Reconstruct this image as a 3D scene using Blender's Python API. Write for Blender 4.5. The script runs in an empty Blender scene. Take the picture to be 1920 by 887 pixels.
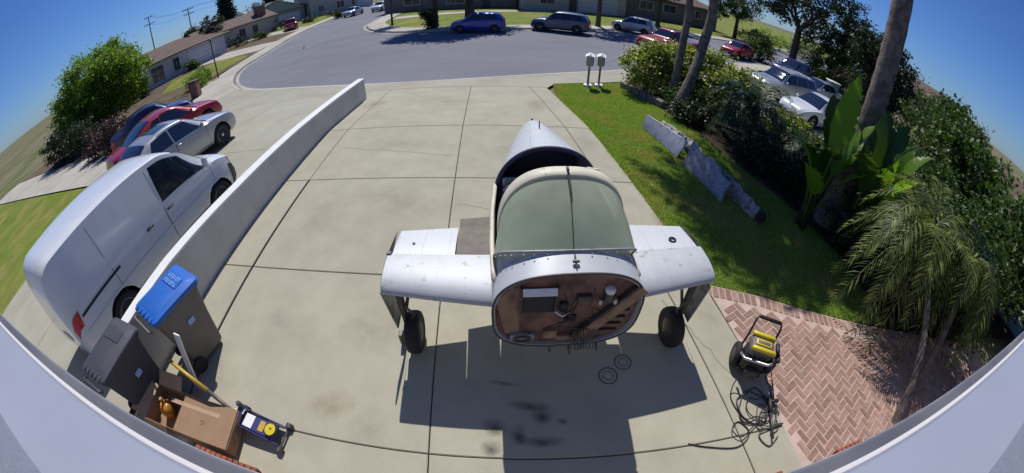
import bpy, bmesh, math, random
import numpy as np
from mathutils import Vector, Matrix
from mathutils.geometry import tessellate_polygon
R = math.radians
PI = math.pi
random.seed(7)
rng = np.random.default_rng(7)
sc = bpy.context.scene
C = sc.collection

# ------------------------------------------------------------------ camera
cam_d = bpy.data.cameras.new('camera')
cam = bpy.data.objects.new('camera', cam_d)
C.objects.link(cam)
cam.location = (0, 0, 3.4)
cam.rotation_euler = (Matrix.Rotation(R(90) - 0.6921, 3, 'X') @ Matrix.Rotation(0.0208, 3, 'Z')).to_euler()
cam_d.type = 'PANO'
cam_d.panorama_type = 'FISHEYE_LENS_POLYNOMIAL'      # wide security camera lens, equidistant
cam_d.sensor_width = 36.0
cam_d.fisheye_fov = R(200)
K1 = (1920 / 36.0) / 696.5
cam_d.fisheye_polynomial_k0 = 0.0
cam_d.fisheye_polynomial_k1 = -K1
cam_d.fisheye_polynomial_k2 = 0.0
cam_d.fisheye_polynomial_k3 = 0.0
cam_d.fisheye_polynomial_k4 = 0.0
cam_d.clip_start = 0.005
cam_d.clip_end = 2000
sc.camera = cam

# ------------------------------------------------------------------ sky and sun
SUN_EL, SUN_AZ = R(52), R(-7.4)                       # azimuth from +Y, negative to the left
world = bpy.data.worlds.new('World')
sc.world = world
world.use_nodes = True
wn = world.node_tree
wn.nodes.clear()
sky = wn.nodes.new('ShaderNodeTexSky')
sky.sky_type = 'NISHITA'
sky.sun_disc = False
sky.sun_elevation = SUN_EL
sky.sun_rotation = SUN_AZ
sky.air_density = 1.0
sky.dust_density = 0.05
sky.ozone_density = 2.0
bg = wn.nodes.new('ShaderNodeBackground')
bg.inputs['Strength'].default_value = 0.058
wo = wn.nodes.new('ShaderNodeOutputWorld')
tint = wn.nodes.new('ShaderNodeMix')                  # the camera's cool white balance, over the whole sky
tint.data_type = 'RGBA'
tint.blend_type = 'MULTIPLY'
tint.inputs['Factor'].default_value = 1.0
tint.inputs['B'].default_value = (0.52, 0.82, 1.50, 1)
wn.links.new(sky.outputs[0], tint.inputs['A'])
wn.links.new(tint.outputs['Result'], bg.inputs[0])
wn.links.new(bg.outputs[0], wo.inputs[0])
sun_d = bpy.data.lights.new('sun', 'SUN')
sun_d.energy = 4.2
sun_d.angle = R(0.55)
sun_d.color = (1.0, 0.965, 0.90)
sun = bpy.data.objects.new('sun', sun_d)
C.objects.link(sun)
sd = Vector((math.sin(SUN_AZ) * math.cos(SUN_EL), math.cos(SUN_AZ) * math.cos(SUN_EL), math.sin(SUN_EL)))
sun.rotation_euler = sd.to_track_quat('Z', 'Y').to_euler()
sun.location = sd * 60
sc.view_settings.view_transform = 'Standard'
sc.view_settings.look = 'None'
sc.view_settings.exposure = 0.0
sc.view_settings.gamma = 1.0
sc.view_settings.use_curve_mapping = False
sc.render.engine = 'CYCLES'
sc.cycles.max_bounces = 6
sc.cycles.transparent_max_bounces = 12
sc.cycles.use_denoising = True

# ------------------------------------------------------------------ materials
def lk(nt, a, b): nt.links.new(a, b)

def mat(name, col, rough=0.6, metal=0.0, var=0.0, vscale=3.0, col2=None, c2scale=1.0, c2lo=0.45, c2hi=0.6,
        bump=0.0, bscale=40.0, obj_rand=0.0, isl_rand=0.0, spec=0.5, coat=0.0, trans=0.0, speck=0.0, sscale=120.0, alpha=1.0):
    """Principled surface: base colour, large scale second colour patches, fine noise, per object / per island variation."""
    m = bpy.data.materials.new(name)
    m.use_nodes = True
    nt = m.node_tree
    b = nt.nodes['Principled BSDF']
    b.inputs['Roughness'].default_value = rough
    b.inputs['Metallic'].default_value = metal
    b.inputs['Specular IOR Level'].default_value = spec
    b.inputs['Coat Weight'].default_value = coat
    b.inputs['Coat Roughness'].default_value = 0.058
    b.inputs['Transmission Weight'].default_value = trans
    b.inputs['Alpha'].default_value = alpha
    tc = nt.nodes.new('ShaderNodeTexCoord')
    cur = nt.nodes.new('ShaderNodeRGB').outputs[0]
    cur.default_value = (*col, 1)
    def noise(scale, detail=5):
        n = nt.nodes.new('ShaderNodeTexNoise')
        n.inputs['Scale'].default_value = scale
        n.inputs['Detail'].default_value = detail
        n.inputs['Roughness'].default_value = 0.6
        lk(nt, tc.outputs['Object'], n.inputs['Vector'])
        return n.outputs['Fac']
    def mixc(fac, a, bcol, mode='MIX'):
        mx = nt.nodes.new('ShaderNodeMix')
        mx.data_type = 'RGBA'
        mx.blend_type = mode
        if isinstance(fac, float): mx.inputs['Factor'].default_value = fac
        else: lk(nt, fac, mx.inputs['Factor'])
        lk(nt, a, mx.inputs['A'])
        if isinstance(bcol, tuple): mx.inputs['B'].default_value = (*bcol, 1)
        else: lk(nt, bcol, mx.inputs['B'])
        return mx.outputs['Result']
    def ramp(x, lo, hi, a=0.0, bb=1.0):
        r = nt.nodes.new('ShaderNodeMapRange')
        r.inputs['From Min'].default_value = lo
        r.inputs['From Max'].default_value = hi
        r.inputs['To Min'].default_value = a
        r.inputs['To Max'].default_value = bb
        lk(nt, x, r.inputs['Value'])
        return r.outputs['Result']
    def value(cur, fac):
        hs = nt.nodes.new('ShaderNodeHueSaturation')
        lk(nt, cur, hs.inputs['Color'])
        lk(nt, fac, hs.inputs['Value'])
        return hs.outputs['Color']
    if col2 is not None:
        cur = mixc(ramp(noise(c2scale), c2lo, c2hi), cur, tuple(col2))
    if var:
        cur = value(cur, ramp(noise(vscale), 0.25, 0.75, 1 - var, 1 + var))
    if speck:
        cur = value(cur, ramp(noise(sscale, 2), 0.3, 0.7, 1 - speck, 1 + speck))
    if obj_rand:
        oi = nt.nodes.new('ShaderNodeObjectInfo')
        cur = value(cur, ramp(oi.outputs['Random'], 0, 1, 1 - obj_rand, 1 + obj_rand))
    if isl_rand:
        ge = nt.nodes.new('ShaderNodeNewGeometry')
        cur = value(cur, ramp(ge.outputs['Random Per Island'], 0, 1, 1 - isl_rand, 1 + isl_rand))
    lk(nt, cur, b.inputs['Base Color'])
    if bump:
        bp = nt.nodes.new('ShaderNodeBump')
        bp.inputs['Strength'].default_value = bump
        bp.inputs['Distance'].default_value = 0.02
        lk(nt, noise(bscale, 8), bp.inputs['Height'])
        lk(nt, bp.outputs[0], b.inputs['Normal'])
    return m

def leafmat(name, col, rand=0.35, trans=0.35, col2=None, rough=0.5, patch=None):
    """Leaf: diffuse + translucent, each leaf its own tone."""
    m = bpy.data.materials.new(name)
    m.use_nodes = True
    nt = m.node_tree
    nt.nodes.clear()
    ge = nt.nodes.new('ShaderNodeNewGeometry')
    rp = nt.nodes.new('ShaderNodeValToRGB')
    c2 = col2 or tuple(min(1, c * (1 + rand)) for c in col)
    c1 = tuple(c * (1 - rand) for c in col)
    rp.color_ramp.elements[0].color = (*c1, 1)
    rp.color_ramp.elements[1].color = (*c2, 1)
    e = rp.color_ramp.elements.new(0.55)
    e.color = (*col, 1)
    lk(nt, ge.outputs['Random Per Island'], rp.inputs[0])
    base = rp.outputs[0]
    if patch:                                             # dry patches, by place
        tc = nt.nodes.new('ShaderNodeTexCoord')
        nz = nt.nodes.new('ShaderNodeTexNoise')
        nz.inputs['Scale'].default_value = 0.9
        nz.inputs['Detail'].default_value = 6
        lk(nt, tc.outputs['Object'], nz.inputs['Vector'])
        pr = nt.nodes.new('ShaderNodeMapRange')
        pr.inputs['From Min'].default_value = 0.46
        pr.inputs['From Max'].default_value = 0.70
        lk(nt, nz.outputs['Fac'], pr.inputs['Value'])
        pm = nt.nodes.new('ShaderNodeMix')
        pm.data_type = 'RGBA'
        lk(nt, pr.outputs['Result'], pm.inputs['Factor'])
        lk(nt, base, pm.inputs['A'])
        pm.inputs['B'].default_value = (*patch, 1)
        base = pm.outputs['Result']
    pb = nt.nodes.new('ShaderNodeBsdfPrincipled')
    pb.inputs['Roughness'].default_value = rough
    pb.inputs['Specular IOR Level'].default_value = 0.35
    lk(nt, base, pb.inputs['Base Color'])
    tl = nt.nodes.new('ShaderNodeBsdfTranslucent')
    br = nt.nodes.new('ShaderNodeMix')
    br.data_type = 'RGBA'
    br.blend_type = 'MULTIPLY'
    br.inputs['Factor'].default_value = 1.0
    lk(nt, base, br.inputs['A'])
    br.inputs['B'].default_value = (1.5, 1.6, 0.6, 1)
    lk(nt, br.outputs['Result'], tl.inputs['Color'])
    mx = nt.nodes.new('ShaderNodeMixShader')
    mx.inputs[0].default_value = trans
    lk(nt, pb.outputs[0], mx.inputs[1])
    lk(nt, tl.outputs[0], mx.inputs[2])
    o = nt.nodes.new('ShaderNodeOutputMaterial')
    lk(nt, mx.outputs[0], o.inputs[0])
    return m

def dirty_glass(name, tint, film=0.5, rough=0.06):
    """Hazed acrylic: part see-through, part dusty film."""
    m = bpy.data.materials.new(name)
    m.use_nodes = True
    nt = m.node_tree
    nt.nodes.clear()
    tc = nt.nodes.new('ShaderNodeTexCoord')
    n = nt.nodes.new('ShaderNodeTexNoise')
    n.inputs['Scale'].default_value = 5
    n.inputs['Detail'].default_value = 6
    lk(nt, tc.outputs['Object'], n.inputs['Vector'])
    mr = nt.nodes.new('ShaderNodeMapRange')
    mr.inputs['From Min'].default_value = 0.3
    mr.inputs['From Max'].default_value = 0.7
    mr.inputs['To Min'].default_value = film - 0.1
    mr.inputs['To Max'].default_value = film + 0.1
    lk(nt, n.outputs['Fac'], mr.inputs['Value'])
    tr = nt.nodes.new('ShaderNodeBsdfTransparent')
    tr.inputs[0].default_value = (*tint, 1)
    pb = nt.nodes.new('ShaderNodeBsdfPrincipled')
    pb.inputs['Base Color'].default_value = (*tint, 1)
    pb.inputs['Roughness'].default_value = rough
    pb.inputs['Specular IOR Level'].default_value = 0.6
    tl = nt.nodes.new('ShaderNodeBsdfTranslucent')
    tl.inputs[0].default_value = (*tint, 1)
    fm = nt.nodes.new('ShaderNodeMixShader')
    fm.inputs[0].default_value = 0.52
    lk(nt, pb.outputs[0], fm.inputs[1])
    lk(nt, tl.outputs[0], fm.inputs[2])
    mx = nt.nodes.new('ShaderNodeMixShader')
    lk(nt, mr.outputs['Result'], mx.inputs[0])
    lk(nt, tr.outputs[0], mx.inputs[1])
    lk(nt, fm.outputs[0], mx.inputs[2])
    o = nt.nodes.new('ShaderNodeOutputMaterial')
    lk(nt, mx.outputs[0], o.inputs[0])
    return m

def car_paint(name, col, metal=0.35):
    return mat(name, col, rough=0.32, metal=metal, coat=0.8, spec=0.5, var=0.05, vscale=4)

M = {}
M['concrete'] = mat('concrete', (0.405, 0.382, 0.295), 0.85, var=0.09, vscale=2.6, col2=(0.365, 0.342, 0.262), c2scale=0.8, c2lo=0.4, c2hi=0.7, bump=0.15, bscale=60, obj_rand=0.03, speck=0.06, sscale=70, spec=0.2)
M['concrete_old'] = mat('concrete_old', (0.37, 0.365, 0.295), 0.85, var=0.09, vscale=1.6, col2=(0.35, 0.32, 0.25), c2scale=0.5, c2lo=0.4, c2hi=0.7, bump=0.1, speck=0.05, sscale=50, spec=0.2, obj_rand=0.04)
M['sidewalk'] = mat('sidewalk', (0.46, 0.435, 0.37), 0.85, var=0.1, vscale=0.6, col2=(0.40, 0.37, 0.31), c2scale=0.4, spec=0.2)
M['joint'] = mat('joint_soil', (0.06, 0.055, 0.045), 0.95, spec=0.1)
M['asphalt'] = mat('asphalt', (0.20, 0.205, 0.235), 0.9, var=0.10, vscale=0.25, col2=(0.17, 0.173, 0.20), c2scale=0.12, c2lo=0.4, c2hi=0.62, speck=0.12, sscale=30, bump=0.1, spec=0.2)
def softstain(name, col, dens):
    """A blot that fades out at its rim, broken up by noise."""
    m = bpy.data.materials.new(name)
    m.use_nodes = True
    nt = m.node_tree
    b = nt.nodes['Principled BSDF']
    b.inputs['Base Color'].default_value = (*col, 1)
    b.inputs['Roughness'].default_value = 0.8
    tc = nt.nodes.new('ShaderNodeTexCoord')
    vm = nt.nodes.new('ShaderNodeVectorMath')
    vm.operation = 'DISTANCE'
    sx = nt.nodes.new('ShaderNodeVectorMath')
    sx.operation = 'MULTIPLY'
    sx.inputs[1].default_value = (1, 1, 0)
    lk(nt, tc.outputs['Generated'], sx.inputs[0])
    lk(nt, sx.outputs[0], vm.inputs[0])
    vm.inputs[1].default_value = (0.5, 0.5, 0)
    mr = nt.nodes.new('ShaderNodeMapRange')
    mr.inputs['From Min'].default_value = 0.46
    mr.inputs['From Max'].default_value = 0.05
    lk(nt, vm.outputs['Value'], mr.inputs['Value'])
    nz = nt.nodes.new('ShaderNodeTexNoise')
    nz.inputs['Scale'].default_value = 6
    nz.inputs['Detail'].default_value = 7
    lk(nt, tc.outputs['Object'], nz.inputs['Vector'])
    nr = nt.nodes.new('ShaderNodeMapRange')
    nr.inputs['From Min'].default_value = 0.25
    nr.inputs['From Max'].default_value = 0.80
    nr.inputs['To Max'].default_value = dens
    lk(nt, nz.outputs['Fac'], nr.inputs['Value'])
    mu = nt.nodes.new('ShaderNodeMath')
    mu.operation = 'MULTIPLY'
    lk(nt, mr.outputs['Result'], mu.inputs[0])
    lk(nt, nr.outputs['Result'], mu.inputs[1])
    lk(nt, mu.outputs[0], b.inputs['Alpha'])
    return m
M['oil'] = softstain('oil_blot', (0.05, 0.045, 0.04), 0.95)
M['rust'] = softstain('rust_blot', (0.34, 0.24, 0.12), 0.50)
M['grime'] = softstain('grime_blot', (0.21, 0.195, 0.155), 0.20)
M['stain'] = mat('oil_stain', (0.10, 0.09, 0.075), 0.7, var=0.3, vscale=12)
M['dirt'] = mat('dirt', (0.16, 0.12, 0.08), 0.95, var=0.25, vscale=2.0, col2=(0.10, 0.08, 0.055), c2scale=1.3, spec=0.1)
M['dryground'] = mat('dry_ground', (0.20, 0.18, 0.11), 0.95, var=0.2, vscale=0.3, col2=(0.12, 0.14, 0.05), c2scale=0.08, spec=0.1)
M['mulch'] = mat('mulch', (0.045, 0.032, 0.022), 0.95, var=0.4, vscale=14, bump=0.6, bscale=30, spec=0.1)
M['lawn'] = mat('lawn_soil', (0.17, 0.24, 0.055), 0.9, var=0.3, vscale=6, col2=(0.26, 0.24, 0.11), c2scale=0.9, c2lo=0.52, c2hi=0.7, bump=0.5, bscale=60, spec=0.1)
M['lawn_far'] = mat('lawn_far', (0.15, 0.20, 0.03), 0.9, var=0.25, vscale=1.2, col2=(0.23, 0.22, 0.06), c2scale=0.35, bump=0.3, bscale=25, spec=0.1)
M['brick_paver'] = mat('brick_paver', (0.36, 0.205, 0.155), 0.85, var=0.18, vscale=9, col2=(0.34, 0.255, 0.215), c2scale=0.8, obj_rand=0.24, isl_rand=0.18, bump=0.3, bscale=50, spec=0.2)
M['brick_wall'] = mat('brick_wall', (0.25, 0.085, 0.05), 0.85, var=0.2, vscale=9, obj_rand=0.25, bump=0.3, bscale=50, spec=0.2)
M['grout'] = mat('grout_sand', (0.52, 0.40, 0.345), 0.95, var=0.15, vscale=5, spec=0.1)
M['stucco'] = mat('stucco_white', (0.62, 0.60, 0.58), 0.9, var=0.06, vscale=1.5, bump=0.25, bscale=80, spec=0.2)
M['wallpaint'] = mat('wall_paint', (0.60, 0.59, 0.58), 0.85, var=0.06, vscale=1.2, col2=(0.52, 0.51, 0.49), c2scale=0.7, bump=0.2, bscale=70, spec=0.2)
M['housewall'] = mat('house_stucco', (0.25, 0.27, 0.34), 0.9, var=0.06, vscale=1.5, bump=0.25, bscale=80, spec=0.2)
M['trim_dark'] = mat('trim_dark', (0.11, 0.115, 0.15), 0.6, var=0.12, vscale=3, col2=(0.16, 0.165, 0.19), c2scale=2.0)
M['trim'] = mat('trim_shade_tone', (0.27, 0.29, 0.37), 0.5, var=0.05, vscale=4)  # grey-lilac carries the eave shade in the colour; the short eave casts none
M['alu'] = mat('aluminium_skin', (0.58, 0.60, 0.62), 0.42, metal=0.15, var=0.05, vscale=3, col2=(0.62, 0.62, 0.62), c2scale=2.2, c2lo=0.55, c2hi=0.75, bump=0.03, bscale=9)
M['alu_worn'] = mat('aluminium_worn', (0.45, 0.47, 0.50), 0.52, metal=0.10, var=0.08, vscale=5, col2=(0.30, 0.26, 0.21), c2scale=8, c2lo=0.60, c2hi=0.68, bump=0.04, bscale=9)
M['alu_dull'] = mat('aluminium_dull', (0.36, 0.37, 0.42), 0.5, metal=0.35, var=0.15, vscale=5, col2=(0.22, 0.21, 0.20), c2scale=7, c2lo=0.55, c2hi=0.68)
M['alu_dirty'] = mat('aluminium_dirty', (0.33, 0.33, 0.33), 0.6, metal=0.25, var=0.2, vscale=8, col2=(0.17, 0.15, 0.11), c2scale=9, c2lo=0.48, c2hi=0.6)
M['alu_mottle'] = mat('aluminium_mottled', (0.29, 0.30, 0.34), 0.6, metal=0.2, var=0.2, vscale=6, col2=(0.19, 0.185, 0.18), c2scale=16, c2lo=0.50, c2hi=0.66)
M['cream'] = mat('cream_paint', (0.66, 0.62, 0.48), 0.55, var=0.1, vscale=6, col2=(0.40, 0.32, 0.18), c2scale=9, c2lo=0.6, c2hi=0.7)
M['primer'] = mat('brown_primer', (0.22, 0.12, 0.09), 0.8, var=0.25, vscale=5, col2=(0.11, 0.06, 0.05), c2scale=4)
M['primer_lt'] = mat('tan_primer', (0.30, 0.19, 0.12), 0.75, var=0.2, vscale=6, col2=(0.18, 0.11, 0.075), c2scale=5)
M['interior'] = mat('cockpit_interior', (0.05, 0.045, 0.10), 0.8, var=0.2, vscale=5)
M['walk'] = mat('wing_walk_grit', (0.20, 0.175, 0.145), 0.95, var=0.18, vscale=9, speck=0.1, sscale=90)
M['canopy'] = dirty_glass('hazed_acrylic', (0.76, 0.84, 0.60), 0.92, 0.22)
M['black'] = mat('black_plastic', (0.02, 0.02, 0.024), 0.5, var=0.1)
M['rubber'] = mat('rubber', (0.022, 0.02, 0.022), 0.8, var=0.2, vscale=10)
M['rim'] = mat('alloy_rim', (0.55, 0.56, 0.58), 0.3, metal=0.8)
M['dkmetal'] = mat('dark_metal', (0.10, 0.09, 0.085), 0.5, metal=0.5, var=0.2, vscale=12)
M['steel'] = mat('steel', (0.45, 0.45, 0.46), 0.35, metal=0.8)
M['carglass'] = mat('car_glass', (0.012, 0.018, 0.035), 0.04, spec=0.8, coat=0.3)
M['headlamp'] = mat('head_lamp', (0.65, 0.67, 0.70), 0.12, metal=0.3, coat=0.8)
M['amber'] = mat('amber_lamp', (0.75, 0.28, 0.06), 0.2, coat=0.6)
M['redlamp'] = mat('red_lamp', (0.55, 0.012, 0.015), 0.2, coat=0.8)
M['bark'] = mat('bark', (0.11, 0.085, 0.065), 0.95, var=0.3, vscale=9, bump=0.8, bscale=18, spec=0.1)
M['palmbark'] = mat('palm_bark', (0.20, 0.17, 0.145), 0.95, var=0.25, vscale=7, col2=(0.12, 0.10, 0.085), c2scale=5, bump=0.8, bscale=14, spec=0.1)
M['straw'] = leafmat('dead_frond', (0.30, 0.23, 0.12), 0.35, 0.2)
M['grass'] = leafmat('grass_blade', (0.27, 0.42, 0.08), 0.35, 0.35, col2=(0.46, 0.50, 0.18), patch=(0.42, 0.36, 0.16))
M['leaf'] = leafmat('leaf_green', (0.055, 0.095, 0.022), 0.5, 0.3)
M['leaf_lt'] = leafmat('leaf_light', (0.15, 0.24, 0.035), 0.5, 0.45)
M['leaf_var'] = leafmat('leaf_variegated', (0.20, 0.26, 0.055), 0.6, 0.40, col2=(0.62, 0.60, 0.24))
M['leaf_dk'] = leafmat('leaf_dark', (0.028, 0.045, 0.02), 0.5, 0.2)
M['leaf_bronze'] = leafmat('leaf_bronze', (0.07, 0.04, 0.045), 0.5, 0.2)
M['leaf_blue'] = leafmat('leaf_conifer', (0.022, 0.042, 0.03), 0.5, 0.15)
M['banana'] = leafmat('banana_leaf', (0.14, 0.26, 0.025), 0.3, 0.6, rough=0.35)
M['frond'] = leafmat('palm_frond', (0.10, 0.14, 0.035), 0.5, 0.3, col2=(0.30, 0.31, 0.09))
M['cycad'] = leafmat('cycad_frond', (0.035, 0.065, 0.025), 0.5, 0.2)
M['flower'] = leafmat('white_flower', (0.62, 0.58, 0.48), 0.2, 0.3)
M['pinkfl'] = leafmat('pink_flower', (0.62, 0.25, 0.22), 0.2, 0.3)
M['binblue'] = mat('bin_blue', (0.022, 0.135, 0.52), 0.45, var=0.1, vscale=6)
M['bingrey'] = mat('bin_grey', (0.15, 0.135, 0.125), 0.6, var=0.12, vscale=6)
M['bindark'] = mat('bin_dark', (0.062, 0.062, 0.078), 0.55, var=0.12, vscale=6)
M['bintext'] = mat('bin_lettering', (0.35, 0.5, 0.8), 0.6)
M['card'] = mat('cardboard', (0.31, 0.195, 0.12), 0.85, var=0.1, vscale=5, spec=0.15)
M['card_in'] = mat('cardboard_inside', (0.44, 0.30, 0.20), 0.85, var=0.1, vscale=5, spec=0.15)
M['orange'] = mat('orange_jug', (0.44, 0.17, 0.02), 0.35, var=0.1, vscale=8)
M['yellow'] = mat('yellow_plastic', (0.62, 0.50, 0.02), 0.4)
M['mustard'] = mat('yellow_paint_worn', (0.50, 0.33, 0.05), 0.5, var=0.15, vscale=14)
M['wood'] = mat('wood', (0.30, 0.18, 0.10), 0.7, var=0.25, vscale=16)
M['jackblue'] = mat('jack_blue', (0.05, 0.05, 0.17), 0.35, var=0.15, vscale=8, coat=0.3)
M['white'] = mat('white_paint', (0.78, 0.78, 0.77), 0.5, var=0.05, vscale=6)
M['foam'] = mat('foam_block', (0.66, 0.62, 0.50), 0.9, var=0.1, vscale=9)
M['teal'] = mat('teal_plastic', (0.10, 0.28, 0.30), 0.5)
M['roofbrown'] = mat('roof_shingle_brown', (0.17, 0.125, 0.105), 0.95, var=0.2, vscale=1.5, obj_rand=0.15, spec=0.15)
M['roofgrey'] = mat('roof_shingle_grey', (0.16, 0.165, 0.17), 0.95, var=0.2, vscale=1.5, obj_rand=0.15, spec=0.15)
M['wall_beige'] = mat('stucco_beige', (0.44, 0.41, 0.37), 0.9, var=0.08, vscale=0.8, spec=0.2)
M['wall_pink'] = mat('stucco_pink', (0.46, 0.32, 0.26), 0.9, var=0.08, vscale=0.8, spec=0.2)
M['wall_green'] = mat('siding_sage', (0.30, 0.32, 0.30), 0.9, var=0.08, vscale=0.8, spec=0.2)
M['wall_white'] = mat('stucco_pale', (0.56, 0.54, 0.56), 0.9, var=0.08, vscale=0.8, spec=0.2)
M['wall_brown'] = mat('block_wall_brown', (0.22, 0.18, 0.165), 0.9, var=0.12, vscale=1.2, spec=0.2)
M['fascia'] = mat('fascia_dark', (0.09, 0.065, 0.06), 0.7)
M['winframe'] = mat('window_frame', (0.6, 0.6, 0.6), 0.5)
M['pane'] = mat('window_pane', (0.03, 0.04, 0.055), 0.08, spec=0.7)
M['chimney'] = mat('chimney_brick', (0.24, 0.11, 0.09), 0.9, var=0.2, vscale=3)
M['solar'] = mat('solar_panel', (0.02, 0.025, 0.05), 0.15, spec=0.7)
M['p_white'] = car_paint('paint_white', (0.70, 0.73, 0.75), 0.0)
M['p_silver'] = car_paint('paint_silver', (0.42, 0.44, 0.46), 0.45)
M['p_red'] = car_paint('paint_red', (0.34, 0.012, 0.022), 0.15)
M['p_navy'] = car_paint('paint_navy', (0.018, 0.022, 0.085), 0.2)
M['p_blue'] = car_paint('paint_blue', (0.012, 0.05, 0.33), 0.2)
M['p_slate'] = car_paint('paint_slate', (0.06, 0.08, 0.13), 0.3)
M['p_black'] = car_paint('paint_black', (0.012, 0.013, 0.02), 0.1)

# ------------------------------------------------------------------ helpers
class MB:
    """Collects shapes; build() links them as one mesh object."""
    def __init__(self): self.v = []; self.f = []
    def add(self, vs, fs):
        o = len(self.v)
        self.v += [tuple(p) for p in vs]
        self.f += [tuple(i + o for i in f) for f in fs]
        return self
    def box(self, c, s, rz=0, m=None):
        x, y, z = (k / 2 for k in s)
        vs = [Vector((a * x, b * y, d * z)) for d in (-1, 1) for b in (-1, 1) for a in (-1, 1)]
        mt = m if m is not None else Matrix.Rotation(rz, 3, 'Z')
        vs = [mt @ p + Vector(c) for p in vs]
        return self.add(vs, [(0, 2, 3, 1), (4, 5, 7, 6), (0, 1, 5, 4), (2, 6, 7, 3), (0, 4, 6, 2), (1, 3, 7, 5)])
    def bbox(self, c, s, b=0.01, rz=0, m=None):
        """Box with chamfered edges."""
        x, y, z = (k / 2 for k in s)
        b = min(b, x * .9, y * .9, z * .9)
        vs, idx = [], {}
        for sx in (-1, 1):
            for sy in (-1, 1):
                for sz in (-1, 1):
                    for ax in range(3):
                        p = [sx * (x - b), sy * (y - b), sz * (z - b)]
                        p[ax] += (sx, sy, sz)[ax] * b
                        idx[(sx, sy, sz, ax)] = len(vs)
                        vs.append(Vector(p))
        fs = []
        q = [(-1, -1), (1, -1), (1, 1), (-1, 1)]
        for ax in range(3):
            for s_ in (-1, 1):
                f = []
                for (u, w) in q:
                    k = [0, 0, 0]; k[ax] = s_; k[(ax + 1) % 3] = u; k[(ax + 2) % 3] = w
                    f.append(idx[(*k, ax)])
                fs.append(tuple(f if s_ > 0 else f[::-1]))
        for ax in range(3):
            a1, a2 = (ax + 1) % 3, (ax + 2) % 3
            for u in (-1, 1):
                for w in (-1, 1):
                    k0 = [0, 0, 0]; k0[a1] = u; k0[a2] = w
                    ka = k0[:]; kb = k0[:]; ka[ax] = -1; kb[ax] = 1
                    f = [idx[(*ka, a1)], idx[(*kb, a1)], idx[(*kb, a2)], idx[(*ka, a2)]]
                    fs.append(tuple(f if u * w > 0 else f[::-1]))
        for sx in (-1, 1):
            for sy in (-1, 1):
                for sz in (-1, 1):
                    f = [idx[(sx, sy, sz, a)] for a in range(3)]
                    fs.append(tuple(f if sx * sy * sz > 0 else f[::-1]))
        mt = m if m is not None else Matrix.Rotation(rz, 3, 'Z')
        return self.add([mt @ p + Vector(c) for p in vs], fs)
    def tube(self, pts, r, n=8, cap=True):
        pts = [Vector(p) for p in pts]
        rs = r if isinstance(r, (list, tuple)) else [r] * len(pts)
        vs, fs = [], []
        up = None
        for i, p in enumerate(pts):
            t = (pts[min(i + 1, len(pts) - 1)] - pts[max(i - 1, 0)])
            t = t.normalized() if t.length > 1e-9 else Vector((0, 0, 1))
            if up is None: up = Vector((0, 0, 1)) if abs(t.z) < .9 else Vector((1, 0, 0))
            a = t.cross(up)
            if a.length < 1e-6: a = t.orthogonal()
            a.normalize(); b = a.cross(t).normalized(); up = b
            for k in range(n):
                an = 2 * PI * k / n
                vs.append(p + (a * math.cos(an) + b * math.sin(an)) * rs[i])
        for i in range(len(pts) - 1):
            for k in range(n):
                k2 = (k + 1) % n
                fs.append((i * n + k, i * n + k2, (i + 1) * n + k2, (i + 1) * n + k))
        if cap:
            fs.append(tuple(range(n))); fs.append(tuple((len(pts) - 1) * n + k for k in reversed(range(n))))
        return self.add(vs, fs)
    def lathe(self, prof, c=(0, 0, 0), n=24, axis='Z', m=None):
        """prof: (radius, height) along the axis."""
        vs, fs = [], []
        for (r, h) in prof:
            for k in range(n):
                a = 2 * PI * k / n
                p = (r * math.cos(a), r * math.sin(a), h)
                if axis == 'X': p = (h, r * math.cos(a), r * math.sin(a))
                if axis == 'Y': p = (r * math.sin(a), h, r * math.cos(a))
                p = Vector(p)
                if m is not None: p = m @ p
                vs.append(p + Vector(c))
        for i in range(len(prof) - 1):
            for k in range(n):
                k2 = (k + 1) % n
                fs.append((i * n + k, i * n + k2, (i + 1) * n + k2, (i + 1) * n + k))
        fs.append(tuple(reversed(range(n)))); fs.append(tuple((len(prof) - 1) * n + k for k in range(n)))
        return self.add(vs, fs)
    def prism(self, poly, z0, z1):
        n = len(poly)
        vs = [(x, y, z0) for x, y in poly] + [(x, y, z1) for x, y in poly]
        fs = [tuple(reversed(range(n))), tuple(range(n, 2 * n))] + [(i, (i + 1) % n, n + (i + 1) % n, n + i) for i in range(n)]
        return self.add(vs, fs)
    def grid(self, P, close=False):
        """P: rows of points -> quads."""
        nr, ncol = len(P), len(P[0])
        vs = [p for row in P for p in row]
        fs = []
        for i in range(nr - 1):
            for j in range(ncol - (0 if close else 1)):
                j2 = (j + 1) % ncol
                fs.append((i * ncol + j, i * ncol + j2, (i + 1) * ncol + j2, (i + 1) * ncol + j))
        return self.add(vs, fs)
    def mesh(self, name, m, smooth=False, fix=True):
        me = bpy.data.meshes.new(name)
        me.from_pydata(self.v, [], self.f)
        if fix:
            bm = bmesh.new(); bm.from_mesh(me)
            bmesh.ops.recalc_face_normals(bm, faces=bm.faces)
            bm.to_mesh(me); bm.free()
        me.materials.append(M[m])
        if smooth is True: me.polygons.foreach_set('use_smooth', [True] * len(me.polygons))
        elif smooth: me.shade_smooth() if False else smooth_by_angle(me, smooth)
        me.update()
        return me
    def build(self, name, m, parent=None, smooth=False, fix=True):
        return link(name, self.mesh(name, m, smooth, fix), parent)

def smooth_by_angle(me, ang):
    me.polygons.foreach_set('use_smooth', [True] * len(me.polygons))
    bm = bmesh.new(); bm.from_mesh(me)
    for e in bm.edges:
        e.smooth = not (len(e.link_faces) == 2 and e.calc_face_angle(0) > ang)
    bm.to_mesh(me); bm.free()

def link(name, me, parent=None):
    o = bpy.data.objects.new(name, me)
    C.objects.link(o)
    if parent is not None: o.parent = parent
    return o

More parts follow.
